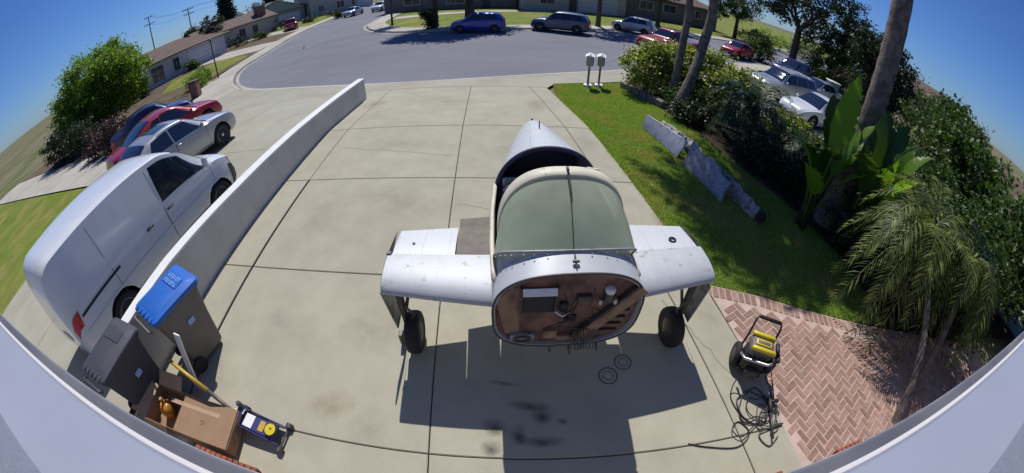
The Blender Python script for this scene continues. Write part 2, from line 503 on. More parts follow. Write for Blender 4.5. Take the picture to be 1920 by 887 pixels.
def tag(o, label=None, cat=None, group=None, kind=None):
    if label: o['label'] = label
    if cat: o['category'] = cat
    if group: o['group'] = group
    if kind: o['kind'] = kind
    return o

def thing(name, label, cat, loc=(0, 0, 0), rz=0, group=None):
    o = bpy.data.objects.new(name, None)
    C.objects.link(o)
    o.location = loc; o.rotation_euler = (0, 0, rz)
    return tag(o, label, cat, group)

def copy_tree(o, parent=None):
    c = o.copy(); C.objects.link(c); c.parent = parent
    for ch in list(o.children):
        copy_tree(ch, c)
    return c

def zg(y):
    """Height of the lot: level by the house, falling to the street."""
    return 0.0 if y < 8.2 else (-0.45 if y > 14.2 else -0.45 * (y - 8.2) / 6)

def sheet(name, poly, off, m, parent=None, kind='structure', zf=zg, thick=0.0):
    bm = bmesh.new()
    vs = [bm.verts.new((x, y, 0)) for x, y in poly]
    for tri in tessellate_polygon([[Vector((x, y, 0)) for x, y in poly]]):
        bm.faces.new([vs[i] for i in tri])
    for yy in (8.2, 14.2):
        bmesh.ops.bisect_plane(bm, geom=bm.verts[:] + bm.edges[:] + bm.faces[:], plane_co=(0, yy, 0), plane_no=(0, 1, 0), dist=1e-5)
    bmesh.ops.recalc_face_normals(bm, faces=bm.faces)
    if bm.faces and sum(f.normal.z for f in bm.faces) < 0:
        bmesh.ops.reverse_faces(bm, faces=bm.faces)
    for v in bm.verts: v.co.z = zf(v.co.y) + off
    if thick:
        r = bmesh.ops.extrude_face_region(bm, geom=bm.faces[:])
        for g in r['geom']:
            if isinstance(g, bmesh.types.BMVert): g.co.z += 0
        vnew = {g for g in r['geom'] if isinstance(g, bmesh.types.BMVert)}
        for v in bm.verts:
            if v not in vnew: v.co.z -= thick
        bmesh.ops.recalc_face_normals(bm, faces=bm.faces)
    me = bpy.data.meshes.new(name)
    bm.to_mesh(me); bm.free()
    me.materials.append(M[m])
    o = link(name, me, parent)
    if parent is None: o['kind'] = kind
    return o

def np_mesh(name, V, F, m, smooth=False):
    """V: (n,3) array, F: (k,3|4) array of indices."""
    me = bpy.data.meshes.new(name)
    V = np.asarray(V, dtype=np.float32); F = np.asarray(F, dtype=np.int32)
    k = F.shape[1]
    me.vertices.add(len(V)); me.vertices.foreach_set('co', V.ravel())
    me.loops.add(F.size); me.loops.foreach_set('vertex_index', F.ravel())
    me.polygons.add(len(F))
    me.polygons.foreach_set('loop_start', np.arange(0, F.size, k, dtype=np.int32))
    me.polygons.foreach_set('loop_total', np.full(len(F), k, dtype=np.int32))
    if smooth: me.polygons.foreach_set('use_smooth', np.ones(len(F), dtype=bool))
    me.materials.append(M[m])
    me.update(calc_edges=True)
    me.validate()
    return me

def leaf_mesh(name, pts, size, m, elong=1.8, up=0.35, jitter=0.35):
    """One folded leaf (two triangles) at each point."""
    n = len(pts)
    d = rng.normal(size=(n, 3)); d[:, 2] = d[:, 2] * 0.6 - 0.15
    d /= np.linalg.norm(d, axis=1)[:, None]
    nn = rng.normal(size=(n, 3)); nn[:, 2] += up * 3
    s = np.cross(d, nn); s /= np.linalg.norm(s, axis=1)[:, None] + 1e-9
    L = size * (1 + jitter * rng.uniform(-1, 1, n))[:, None]
    w = L / elong / 2
    nrm = np.cross(s, d)
    a = pts; b = pts + d * L * .5 + s * w + nrm * w * .3; c = pts + d * L; e = pts + d * L * .5 - s * w + nrm * w * .3
    V = np.stack([a, b, c, e], 1).reshape(-1, 3)
    F = np.arange(n * 4).reshape(n, 4)
    return np_mesh(name, V, F, m)

def clumps(ells, n, nclump, spread, fill=0.35):
    """Leaf positions in clumps over ellipsoids [(centre, radii)]."""
    vol = np.array([r[0] * r[1] * r[2] for c, r in ells]) ** (2 / 3)
    out = []
    per = np.maximum(1, (vol / vol.sum() * nclump)).astype(int)
    for (c, r), k in zip(ells, per):
        u = rng.normal(size=(k, 3)); u /= np.linalg.norm(u, axis=1)[:, None]
        rad = np.where(rng.uniform(size=k) < fill, rng.uniform(.3, .85, k), rng.uniform(.8, 1.05, k))[:, None]
        cc = np.array(c) + u * rad * np.array(r)
        m = max(1, int(n * k / per.sum() / k))
        cs = spread * rng.uniform(.5, 1.4, (k, 1, 1))
        p = cc[:, None, :] + rng.normal(size=(k, m, 3)) * cs * np.array([1, 1, .7])
        out.append(p.reshape(-1, 3))
    return np.concatenate(out)
# ------------------------------------------------------------------ ground and street
def base_ground():
    mb = MB(); s = 700
    mb.add([(-s, -s, -0.85), (s, -s, -0.85), (s, s, -0.85), (-s, s, -0.85)], [(0, 1, 2, 3)])
    tag(mb.build('ground', 'dryground'), kind='structure')
base_ground()
flat = lambda y: -0.45
NEAR = [(80, 62), (40, 39), (20, 27.5), (12, 22.5), (8, 19.5), (5.34, 17.1), (3.06, 15.85), (-0.34, 14.5), (-3.41, 13.95), (-6.41, 14.14), (-9.79, 14.9),
        (-13.1, 15.9), (-15.3, 17.05), (-17.5, 19.0), (-19.8, 21.9), (-21.2, 24.7), (-22.1, 28.0), (-23.7, 33.7), (-25.4, 39.0), (-27.6, 49), (-29.3, 62), (-31, 78), (-34, 110)]
FAR = [(-24, 110), (-20.5, 80), (-18.4, 63), (-16.9, 51.2), (-15.9, 42.5), (-15.3, 38.4), (-14.2, 35.6), (-12.9, 33.3), (-10.9, 31.0), (-8.6, 29.5), (-4.7, 29.0), (-0.7, 29.2), (5.6, 31.4), (10.2, 34.1), (16, 37.4), (30, 45), (60, 62), (80, 73)]
sheet('street', [(-34, 12.5), (60, 12.5), (90, 60), (90, 80), (60, 68), (10, 45), (-14, 50), (-20, 112), (-40, 112), (-36, 60)], -0.575 + 0.45, 'asphalt', zf=flat)
# near lot (ours, the left and right neighbours, and the far left side of the street)
sheet('terrain', NEAR + [(-34, 150), (-300, 150), (-300, -60), (300, -60), (300, 62)], -0.10, 'dryground')
sheet('far_terrain', FAR + [(200, 130), (200, 300), (-24, 300)], -0.06, 'lawn_far', zf=flat)

def kerb(name, line, side, m='sidewalk'):
    """Kerb stone with gutter pan, swept along the street edge; side +1: lot lies left of the line."""
    rows = []
    pts = [Vector((x, y, 0)) for x, y in line]
    for i, p in enumerate(pts):
        t = (pts[min(i + 1, len(pts) - 1)] - pts[max(i - 1, 0)]).normalized()
        nrm = Vector((-t.y, t.x, 0)) * side
        prof = [(-0.42, -0.570), (-0.40, -0.566), (-0.02, -0.585), (0.0, -0.47), (0.03, -0.447), (0.16, -0.445), (0.17, -0.60)]
        rows.append([tuple(p + nrm * a + Vector((0, 0, b))) for a, b in prof])
    mb = MB(); mb.grid(rows)
    return tag(mb.build(name, m, smooth=R(40)), kind='structure')

def dense(line, step=1.0):
    """Smooth a polyline (Catmull-Rom)."""
    P = [Vector((*p, 0)) for p in line]; out = []
    for i in range(len(P) - 1):
        p0, p1, p2, p3 = P[max(i - 1, 0)], P[i], P[i + 1], P[min(i + 2, len(P) - 1)]
        n = max(1, int((p2 - p1).length / step))
        for k in range(n):
            t = k / n
            q = 0.5 * ((2 * p1) + (-p0 + p2) * t + (2 * p0 - 5 * p1 + 4 * p2 - p3) * t * t + (-p0 + 3 * p1 - 3 * p2 + p3) * t ** 3)
            out.append((q.x, q.y))
    out.append(line[-1])
    return out
NEARD, FARD = dense(NEAR), dense(FAR)
street = bpy.data.objects['street']
M['sealant'] = mat('crack_sealant', (0.10, 0.10, 0.115), 0.7, var=0.2, vscale=2)
M['patch'] = mat('asphalt_patch', (0.165, 0.168, 0.19), 0.9, var=0.12, vscale=1.5, speck=0.12, sscale=30)
def street_line(pts, w, m, name):
    P = [Vector((*p, 0)) for p in dense(pts, .5)]
    rows = []
    for i, p in enumerate(P):
        t = (P[min(i + 1, len(P) - 1)] - P[max(i - 1, 0)]).normalized(); nv = Vector((-t.y, t.x, 0))
        j = nv * random.uniform(-.06, .06)
        rows.append([tuple(p + j + nv * w * s * random.uniform(.6, 1.3) + Vector((0, 0, -.5715))) for s in (-1, 1)])
    mb = MB(); mb.grid(rows); return mb.build(name, m, street)
for pts in ([(-16, 19), (-9, 21.5), (-2, 20.5), (6, 23.5)], [(-20, 27), (-13, 26), (-6, 25.2)], [(-24, 40), (-20, 33), (-15.5, 25), (-13, 18.5)], [(-3, 15.5), (-2.2, 19), (-2.8, 25)], [(4, 18), (9, 24), (12, 30)], [(-22, 60), (-21, 48), (-19, 38)]):
    street_line(pts, .028, 'sealant', 'crack_seal')
for (cx, cy, w, d, rz) in ((-8.5, 17.6, 2.4, 1.0, .1), (1.5, 25.5, 1.6, 2.6, .3), (-17.5, 29, 1.4, 2.4, .25)):
    mb = MB(); mb.box((0, 0, 0), (w, d, .004)); o = mb.build('patch', 'patch', street); o.location = (cx, cy, -.5735); o.rotation_euler = (0, 0, rz)
kerb('kerb', NEARD, 1)
kerb('far_kerb', FARD, 1)

def offset(line, d):
    P = [Vector((*p, 0)) for p in line]; out = []
    for i, p in enumerate(P):
        t = (P[min(i + 1, len(P) - 1)] - P[max(i - 1, 0)]).normalized()
        q = p + Vector((-t.y, t.x, 0)) * d
        out.append((q.x, q.y))
    return out
def strip(name, line, d0, d1, off, m, zf=flat, kind='structure'):
    a, b = offset(line, d0), offset(line, d1)
    rows = [[(p[0], p[1], zf(p[1]) + off) for p in (u, v)] for u, v in zip(a, b)]
    mb = MB(); mb.grid(rows)
    return tag(mb.build(name, m), kind=kind)
far_line = [p for p in FARD if p[1] < 80]
strip('far_sidewalk', far_line, 0.165, 1.9, 0.004, 'sidewalk')
left_line = [p for p in NEARD if p[0] < -19]
strip('left_sidewalk', left_line, 0.165, 1.75, 0.004, 'sidewalk')
right_line = [p for p in NEARD if 8 < p[0] < 60]
strip('right_sidewalk', right_line, 0.165, 1.6, 0.004, 'sidewalk')

# ------------------------------------------------------------------ our driveway: slabs with open joints
drive = sheet('driveway', [(-4.7, -0.6), (3.27, -0.6), (1.10, 12.55), (-5.3, 12.55)], -0.05, 'joint')
LN = [(-4.60, -0.05), (-3.77, -0.05), (-0.65, -0.069), (2.53, -0.161), (3.16, -0.165)]
ROW = [-0.55, 0.98, 3.26, 5.73, 8.2, 12.55]
for c in range(4):
    for r in range(5):
        y0, y1 = ROW[r] + 0.006, ROW[r + 1] - 0.006
        gl = 0.022 if c == 1 and 1 <= r <= 2 else 0.006
        gr = 0.022 if c == 0 and 1 <= r <= 2 else 0.006
        if c == 3: gr = 0
        xs = lambda k, y: LN[k][0] + LN[k][1] * y
        b = 0.008
        def ring(ins, dz):
            return [(xs(c, y0) + gl + ins, y0 + ins, zg(y0) + dz), (xs(c + 1, y0) - gr - ins, y0 + ins, zg(y0) + dz),
                    (xs(c + 1, y1) - gr - ins, y1 - ins, zg(y1) + dz), (xs(c, y1) + gl + ins, y1 - ins, zg(y1) + dz)]
        mb = MB()
        P = [ring(0, -0.10), ring(0, -b), ring(b, 0)]
        mb.grid(P, close=True); o = len(mb.v) - 4
        mb.f.append((o, o + 1, o + 2, o + 3))
        mb.build('slab', 'concrete', drive)
near_front = [p for p in NEARD if -15.2 < p[0] < 8.0]
inner = offset(near_front, 0.165)
sheet('apron', inner + [(-15.6, 16.9), (-15.9, 15.7), (-13.4, 12.56), (-5.3, 12.56), (1.12, 12.56), (1.42, 13.3), (4.2, 14.55), (6.0, 15.6)], 0.0, 'concrete_old')
# oil and tyre marks on the concrete, a few thin irregular films
def film(name, cx, cy, rx, ry, parent, z=0.002, n=22, jag=0.35, m='stain'):
    ph = [random.uniform(1 - jag, 1) for _ in range(n)]
    mb = MB()
    vs = [(cx, cy, z)] + [(cx + rx * ph[i] * math.cos(2 * PI * i / n), cy + ry * ph[i] * math.sin(2 * PI * i / n), z) for i in range(n)]
    mb.add(vs, [(0, i + 1, (i + 1) % n + 1) for i in range(n)])
    return mb.build(name, m, parent)

def blot(name, cx, cy, rx, ry, parent, m, z=.003, rz=0.0, zf=zg):
    mb = MB(); mb.add([(-rx, -ry, 0), (rx, -ry, 0), (rx, ry, 0), (-rx, ry, 0)], [(0, 1, 2, 3)])
    o = mb.build(name, m, parent); o.location = (cx, cy, zf(cy) + z); o.rotation_euler = (0 if cy < 8.2 else -math.atan(.075), 0, rz)
    return o
for k, (cx, cy, rx, ry, m_) in enumerate(((-2.9, 2.35, .28, .22, 'grime'), (-1.9, 5.0, .9, .5, 'grime'), (-3.2, 4.4, .5, .9, 'grime'), (.0, 6.9, .9, .7, 'grime'), (-2.6, 7.2, 1.1, .5, 'grime'), (.6, 10.3, .35, 1.0, 'rust'), (-4.3, 10.6, .5, .6, 'rust'),
    (-1.8, 1.35, .35, .22, 'rust'), (-1.35, 1.2, .25, .3, 'grime'), (1.6, 7.4, .3, .9, 'grime'), (-.1, 3.6, .6, .5, 'grime'), (-2.0, 10.5, 1.2, .7, 'grime'), (2.4, 4.6, .16, .6, 'rust'), (2.55, 2.6, .3, .5, 'grime'), (-3.4, 1.4, .4, .3, 'grime'), (-1.6, 2.4, .6, .4, 'grime'))):
    blot('weathering', cx, cy, rx, ry, drive, m_, .002 + .0003 * k, random.uniform(-.4, .4) if cy < 8 else 0)
# hairline cracks
def crack(x0, y0, x1, y1, parent, zf, w=.004, n=16, amp=.025, m='joint', z=.0016):
    A, B = Vector((x0, y0, 0)), Vector((x1, y1, 0)); d = (B - A); nv = Vector((-d.y, d.x, 0)).normalized()
    P = [A + d * (i / n) + nv * random.uniform(-amp, amp) for i in range(n + 1)]
    mb = MB(); mb.grid([[tuple(p + nv * w * s + Vector((0, 0, zf(p.y) + z))) for s in (-1, 1)] for p in P])
    return mb.build('crack', m, parent)
for a in ((-3.8, 7.1, -1.2, 6.6), (-.9, 4.9, 1.2, 4.3), (-4.0, 9.6, -1.7, 11.4), (1.9, 2.9, 2.6, 1.6)): crack(*a, drive, zg, .0025)
# ------------------------------------------------------------------ neighbour's driveway on the left
nd = sheet('neighbour_driveway', [(-4.85, -3), (-13.4, -3), (-13.4, 12.55), (-5.2, 12.55)], -0.05, 'joint')
nr = [-3, 3.4, 7.4, 12.55]
ncx = [(-13.38, -9.2), (-9.185, -4.83)]
for r in range(3):
    for (xa, xb) in ncx:
        y0, y1 = nr[r] + .006, nr[r + 1] - .006
        segs = [y0] + [k for k in (8.2,) if y0 < k < y1] + [y1]
        mb = MB()
        mb.grid([[(xa, y, zg(y)), (xb - (0.06 * max(0, y - 8.2) if xb > -6 else 0), y, zg(y))] for y in segs])
        mb.build('slab', 'concrete_old', nd)
sheet('left_lawn', [(-13.45, -3), (-40, -3), (-40, 6.5), (-15.6, 6.5), (-13.45, 7.4)], -0.03, 'lawn_far')
sheet('left_path', [(-13.45, 7.45), (-15.6, 6.6), (-40, 6.6), (-40, 9.6), (-23, 10.2), (-13.45, 10.2)], -0.01, 'sidewalk')
sheet('left_bed', [(-13.45, 10.25), (-23, 10.25), (-40, 9.65), (-40, 22), (-21.5, 18.6), (-17.9, 15.6), (-13.45, 12.5)], -0.03, 'dirt')
sheet('left_corner_walk', [(-13.45, 12.5), (-17.9, 15.6), (-21.5, 18.6), (-23.0, 21.5), (-20.0, 21.9), (-17.6, 19.1), (-15.4, 17.15), (-14.8, 16.4), (-15.5, 15.5)], -0.002, 'sidewalk')
sheet('left_front_yard', [(-23.2, 22), (-24, 28), (-26.5, 40), (-29, 49), (-60, 60), (-60, 20), (-40, 22), (-21.6, 18.7)], -0.03, 'dirt', zf=flat)
sheet('left_front_lawn', [(-24.5, 24), (-25.5, 31), (-31, 34), (-36, 29), (-30, 22.5)], -0.02, 'lawn_far', zf=flat)
sheet('left_house_drive', [(-25.8, 33), (-26.8, 38.5), (-38.2, 40.2), (-38.2, 34.0)], -0.016, 'sidewalk', zf=flat)
sheet('left_far_lawn', [(-29.4, 51), (-31.3, 70), (-48, 78), (-44, 56)], -0.018, 'lawn_far', zf=flat)
sheet('left_far_drive', [(-28.7, 46.5), (-29.3, 51), (-42, 55), (-42, 50)], -0.012, 'sidewalk', zf=flat)
sheet('far_path', [(-13.4, 41), (-13.8, 44), (4, 47.6), (4, 45.8)], -0.03, 'sidewalk', zf=flat)

# ------------------------------------------------------------------ right side: lawn, bed, neighbour's drive
sheet('lawn', [(3.16 - .165 * 3.2 + .01, 3.18), (3.5, 2.95), (4.21, 2.64), (5.3, 2.24), (7.0, 1.8), (7.0, 14.9), (4.2, 14.5), (1.43, 13.28), (1.80, 8.4)], -0.02, 'lawn')
sheet('garden_bed', [(6.15, 1.98), (6.4, 1.9), (13.0, 0.4), (11.6, 8.0), (9.6, 12.0), (8.5, 18.3), (6.1, 17.2), (4.35, 14.3), (4.55, 11.5), (4.90, 8.0), (5.35, 6.5), (5.85, 5.0), (6.1, 3.4)], 0.0, 'mulch')
sheet('right_drive', [(11.65, 8.0), (13.05, 0.4), (24, 1.0), (24, 26.8), (12.6, 21.0), (9.0, 18.4), (9.65, 12)], -0.02, 'concrete_old')
sheet('right_yard', [(24.05, 1), (120, 1), (120, 70), (60, 48), (40.5, 37.6), (24.05, 27.2)], -0.03, 'wall_pink') if False else None
sheet('right_ground', [(24.05, -6), (140, -6), (140, 80), (60, 49.5), (40.5, 37.4), (24.05, 27.0)], -0.03, 'dirt')

# grass blades: short tufts on the lawn
def grass(n):
    x = rng.uniform(1.35, 6.4, n * 2); y = rng.uniform(2.0, 14.3, n * 2)
    ed = 3.16 - .165 * y + .02
    lo = np.interp(x, [2.6, 3.5, 4.21, 5.3, 6.2], [3.2, 2.95, 2.64, 2.24, 2.05])
    hi = np.interp(x, [1.43, 4.2, 6.2], [13.25, 14.45, 14.85])
    bedx = np.interp(y, [2.0, 3.4, 5, 6.5, 8, 11.5, 14.3], [6.2, 6.15, 5.9, 5.4, 4.95, 4.6, 4.4])
    k = (x > ed + rng.normal(-.015, .025, len(x))) & (y > lo - .02) & (y < hi) & (x < bedx + rng.normal(0, .07, len(x)))
    x, y = x[k][:n], y[k][:n]; n = len(x)
    z = np.where(y < 8.2, 0, -0.45 * (np.minimum(y, 14.2) - 8.2) / 6) - 0.02
    h = rng.uniform(.02, .055, n) * (1 + .8 * (x - (3.16 - .165 * y) < .12)); a = rng.uniform(0, 2 * PI, n); w = .007
    lx, ly = rng.normal(0, .022, n), rng.normal(0, .022, n)
    V = np.stack([np.stack([x - w * np.cos(a), y - w * np.sin(a), z], 1), np.stack([x + w * np.cos(a), y + w * np.sin(a), z], 1), np.stack([x + lx, y + ly, z + h], 1)], 1).reshape(-1, 3)
    o = link('grass', np_mesh('grass', V, np.arange(3 * n).reshape(n, 3), 'grass'))
    tag(o, 'short green grass of the front lawn beside the driveway', 'grass', kind='stuff')
grass(210000)

# ------------------------------------------------------------------ brick patio in herringbone with a header course
patio = sheet('brick_patio', [(3.23, -0.6), (9.4, -0.6), (9.4, 0.98), (6.4, 1.86), (5.3, 2.2), (4.21, 2.6), (3.5, 2.91), (2.66, 3.17)], -0.007, 'grout')
BL, BW, G = 0.215, 0.1025, 0.016
bme = {}
def brick_mesh(l, w, seed):
    mb = MB(); mb.bbox((0, 0, -0.03), (l - G, w - G, 0.06), 0.006)
    return mb.mesh('brick', 'brick_paver')
bme = brick_mesh(BL, BW, 0)
lawn_edge = [(2.66, 3.17), (3.5, 2.91), (4.21, 2.6), (5.3, 2.2), (6.4, 1.86), (9.4, 0.98)]
def edge_y(x): return float(np.interp(x, [p[0] for p in lawn_edge], [p[1] for p in lawn_edge]))
spots = []
an = R(24)                                  # herringbone turned against the house
ca, sa = math.cos(an), math.sin(an)
u = BW
for i in range(-90, 90):
    for j in range(-30, 30):
        # classic 90 degree herringbone: pairs of L-shaped bricks
        for hor in (0, 1):
            if hor: lx, ly, rz = (i + 4 * j + 1.0) * u, (i + 0.5) * u, 0
            else:   lx, ly, rz = (i + 4 * j - 0.5) * u, (i + 1.0) * u, PI / 2
            x = 5.0 + lx * ca - ly * sa; y = 1.0 + lx * sa + ly * ca
            if y < -0.45 or x > 8.6: continue
            if x < 3.16 - .165 * y + 0.10: continue
            if y > edge_y(x) - 0.30: continue
            spots.append((x, y, an + rz))
# header course along the lawn
px = 2.72
for a, b in zip(lawn_edge[:-1], lawn_edge[1:]):
    A, B = Vector((*a, 0)), Vector((*b, 0)); d = (B - A); n = int(d.length / (BW + .001)); d.normalize()
    nv = Vector((d.y, -d.x, 0))
    for k in range(n):
        p = A + d * (BW * (k + .6)) + nv * (BL / 2 + .005)
        if p.x > 8.6: continue
        spots.append((p.x, p.y, math.atan2(d.y, d.x) + PI / 2))
camp = Vector((0, 0, 3.4))
spots.sort(key=lambda s: (Vector((s[0], s[1], 0)) - camp).length)
rest = MB()
for k, (x, y, rz) in enumerate(spots):
    dz = random.uniform(-.004, .003); t = random.uniform(-.012, .012)
    if k < 300:
        o = link('brick', bme, patio); o.location = (x, y, dz); o.rotation_euler = (random.uniform(-.01, .01), random.uniform(-.01, .01), rz + t)
    else:
        rest.bbox((x, y, -0.03 + dz), (BL - G, BW - G, 0.06), 0.006, rz=rz + t)
if rest.v: tag(rest.build('bricks', 'brick_paver', patio), kind='stuff')

# ------------------------------------------------------------------ garden wall between the two driveways
gw = thing('garden_wall', 'long low white painted wall between the two driveways', 'wall', (0, 0, 0))
def wall_x(y): return -4.50 - 0.032 * y - (0.0 if y < 9 else 0.02 * (y - 9))
rows = []
for y, h in [(0.6, .86), (2.4, .84), (4.4, .74), (6.8, .68), (9.4, .66), (11.4, .66)]:
    x = wall_x(y); z = zg(y) - .02
    zt = max(zg(y), -.2) * 1.0 + h if y > 8.2 else h
    rows.append([(x, y, z - .1), (x, y, zt - .012), (x - .012, y, zt), (x - .178, y, zt), (x - .19, y, zt - .012), (x - .19, y, z - .1)])
mb = MB(); mb.grid(rows, close=True)
n = 6; mb.f.append(tuple(range(n))); mb.f.append(tuple(range(len(rows) * n - n, len(rows) * n)))
mb.build('wall_body', 'wallpaint', gw, smooth=R(30))
caps = []
for r_ in rows:
    xa, xb, y, z = r_[0][0] + .014, r_[5][0] - .014, r_[2][1], r_[2][2]
    caps.append([(xa, y, z - .022), (xa, y, z + .012), (xa - .006, y, z + .018), (xb + .006, y, z + .018), (xb, y, z + .012), (xb, y, z - .022)])
mb = MB(); mb.grid(caps, close=True); mb.f.append(tuple(range(6))); mb.f.append(tuple(range(len(caps) * 6 - 6, len(caps) * 6)))
mb.build('coping', 'white', gw, smooth=R(30))

# ------------------------------------------------------------------ the house the camera hangs on
hs = thing('house', 'white trimmed front wall of the house right under the viewpoint', 'house', (0, 0, 0))
mb = MB(); mb.box((0, -0.20, 1.6), (26, 0.18, 4.6)); mb.build('wall', 'housewall', hs)
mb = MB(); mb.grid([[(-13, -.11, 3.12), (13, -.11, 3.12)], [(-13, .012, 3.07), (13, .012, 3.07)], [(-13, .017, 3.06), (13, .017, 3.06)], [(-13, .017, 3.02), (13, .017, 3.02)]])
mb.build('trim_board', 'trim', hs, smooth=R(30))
mb = MB(); mb.tube([(-13, .019, 3.035), (13, .019, 3.035)], .0065, 10); mb.build('moulding', 'wall_white', hs, smooth=True)
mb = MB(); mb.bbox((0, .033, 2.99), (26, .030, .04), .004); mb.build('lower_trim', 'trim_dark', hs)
mb = MB(); mb.tube([(-13, .0485, 2.985), (13, .0485, 2.985)], .0035, 8); mb.build('drip_edge', 'alu_dull', hs, smooth=True)
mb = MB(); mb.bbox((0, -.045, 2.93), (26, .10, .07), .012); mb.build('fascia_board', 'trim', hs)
mb = MB(); mb.box((0, -0.08, 1.05), (4.9, .05, 2.1)); gd = mb.build('garage_door', 'trim', hs)
for k in range(4):
    for q in range(8):
        mb = MB(); mb.bbox((-2.1 + q * .6, -.05, .30 + k * .52), (.5, .02, .38), .008); mb.build('panel', 'trim', gd)
mb = MB(); mb.grid([[(-14, -.11, 3.95), (14, -.11, 3.95)], [(-14, .20, 3.95), (14, .20, 3.95)], [(-14, .20, 4.14), (14, .20, 4.14)], [(-14, -3.5, 5.7), (14, -3.5, 5.7)]]); mb.build('roof', 'roofbrown', hs)
# brick wainscot ledges on either side of the garage door
wb = MB(); wb.bbox((0, 0, 0), (.068, .20, .10), .005); wbm = wb.mesh('ledge_brick', 'brick_wall')
for (x0, x1) in ((-3.1, -2.2), (2.1, 2.62), (3.4, 3.9)):
    led = MB(); led.box(((x0 + x1) / 2, .17, .10), (x1 - x0, .42, .26)); lo = led.build('brick_ledge', 'grout', hs)
    k = x0 + .04
    while k < x1 - .03:
        o = link('brick', wbm, lo); o.location = (k, .325, .245); o.rotation_euler = (R(-8), 0, random.uniform(-.03, .03)); k += .078
# ------------------------------------------------------------------ aircraft fuselage with wing stubs
plane = thing('aircraft', 'silver light aircraft fuselage with wing stubs and no engine on the driveway', 'aircraft', (0.46, 1.80, 0), R(3.6))
# station: y, half width, bottom, top, squareness
ST = [(0.0, .60, .70, 1.585, 2.7), (.18, .60, .66, 1.63, 2.6), (.62, .60, .60, 1.80, 2.4), (1.1, .59, .58, 1.84, 2.3), (1.55, .56, .60, 1.79, 2.2),
      (2.0, .47, .70, 1.70, 2.1), (2.6, .33, .86, 1.58, 2.0), (3.1, .19, 1.02, 1.46, 2.0), (3.32, .10, 1.10, 1.36, 2.0)]
def station(y):
    ys = [s[0] for s in ST]
    return [float(np.interp(y, ys, [s[k] for s in ST])) for k in range(1, 5)]
def fus(y, a, grow=0.0):
    w, zb, zt, n = station(y)
    zc, h = (zb + zt) / 2, (zt - zb) / 2
    w += grow; h += grow
    c, s = math.cos(a), math.sin(a)
    if s < 0: n = 3.6; w *= 1 - .10 * (-s) ** 2
    return (w * math.copysign(abs(c) ** (2 / n), c), y, zc + h * math.copysign(abs(s) ** (2 / n), s))
def ring_y(y0, y1, k): return [y0 + (y1 - y0) * i / k for i in range(k + 1)]
def shell(name, y0, y1, k, a0, a1, m, n=40, thick=.012, sm=True, grow=0.0):
    As = [a0 + (a1 - a0) * i / n for i in range(n + 1)]
    mb = MB()
    outer = [[fus(y, a, grow) for a in As] for y in ring_y(y0, y1, k)]
    inner = [[fus(y, a, grow - thick) for a in As] for y in ring_y(y0, y1, k)]
    mb.grid(outer); mb.grid(inner)
    mb.grid([outer[0], inner[0]]); mb.grid([outer[-1], inner[-1]])
    o = mb.build(name, m, plane, smooth=R(45))
    return o
def angle_at(y, z):
    w, zb, zt, n = station(y); zc, h = (zb + zt) / 2, (zt - zb) / 2
    s = max(-1, min(1, (z - zc) / h)); s = math.copysign(abs(s) ** (n / 2), s)
    return math.asin(s)
# cowl, open to the front
shell('cowl', 0.0, .18, 4, -PI / 2, 1.5 * PI, 'alu', 72, .02)
mb = MB()                                              # rolled rim of the opening
mb.tube([fus(0.0, -PI / 2 + 2 * PI * i / 72, -.004) for i in range(73)], .011, 8, cap=False); mb.build('cowl_rim', 'dkmetal', plane, smooth=True)
RAIL = 1.34
rows = []
for y in ring_y(.18, .50, 5):
    a0 = angle_at(y, 1.25)
    rows.append([fus(y, a0 + (PI - 2 * a0) * i / 40, -.012 - .10 * (y - .18) * math.sin(PI * i / 40)) for i in range(41)])
mb = MB(); mb.grid(rows); mb.build('deck_shroud', 'alu_dull', plane, smooth=True)
# lower tub below the canopy rail
As = None
rows_o, rows_i = [], []
for y in ring_y(.18, 1.55, 14):
    a1 = angle_at(y, RAIL)
    aa = [-PI - a1 + (PI + 2 * a1) * i / 40 for i in range(41)]
    rows_o.append([fus(y, a) for a in aa]); rows_i.append([fus(y, a, -.03) for a in aa])
mb = MB(); mb.grid(rows_o); tub = mb.build('cabin_side', 'alu', plane, smooth=True)
mb = MB(); mb.grid(rows_i); mb.build('cabin_lining', 'interior', tub, smooth=True)
for s in (0, -1):
    mb = MB(); mb.tube([Vector(r[s]) + Vector((0, 0, .01)) for r in rows_o], .022, 8); mb.build('canopy_rail', 'cream', plane, smooth=True)
# turtledeck and tail cone
shell('turtledeck', 1.55, 3.32, 22, -PI / 2, 1.5 * PI, 'alu', 56, .03)
mb = MB(); mb.tube([fus(1.55, angle_at(1.55, 1.05) + (PI - 2 * angle_at(1.55, 1.05)) * i / 48, -.014) for i in range(49)], .026, 8); mb.build('canopy_frame', 'interior', plane, smooth=True)
mb = MB(); pts = [fus(1.95, -PI / 2 + 2 * PI * i / 40, -.05) for i in range(40)]; mb.add(pts, [tuple(range(40))]); mb.build('rear_bulkhead', 'interior', plane)
mb = MB(); mb.lathe([(.0, .0), (.085, .0), (.06, .05), (.0, .07)], (0, 3.31, 1.23), 16, 'Y'); mb.build('tail_plug', 'alu_dull', plane, smooth=True)
mb = MB(); mb.tube([(0, 3.27, 1.34), (0, 3.27, 1.42)], .014, 8); mb.build('tail_fitting', 'dkmetal', plane)
mb = MB(); mb.tube([(0, 2.45, 1.60), (0, 2.47, 1.70)], .008, 6); mb.build('aerial', 'dkmetal', plane)
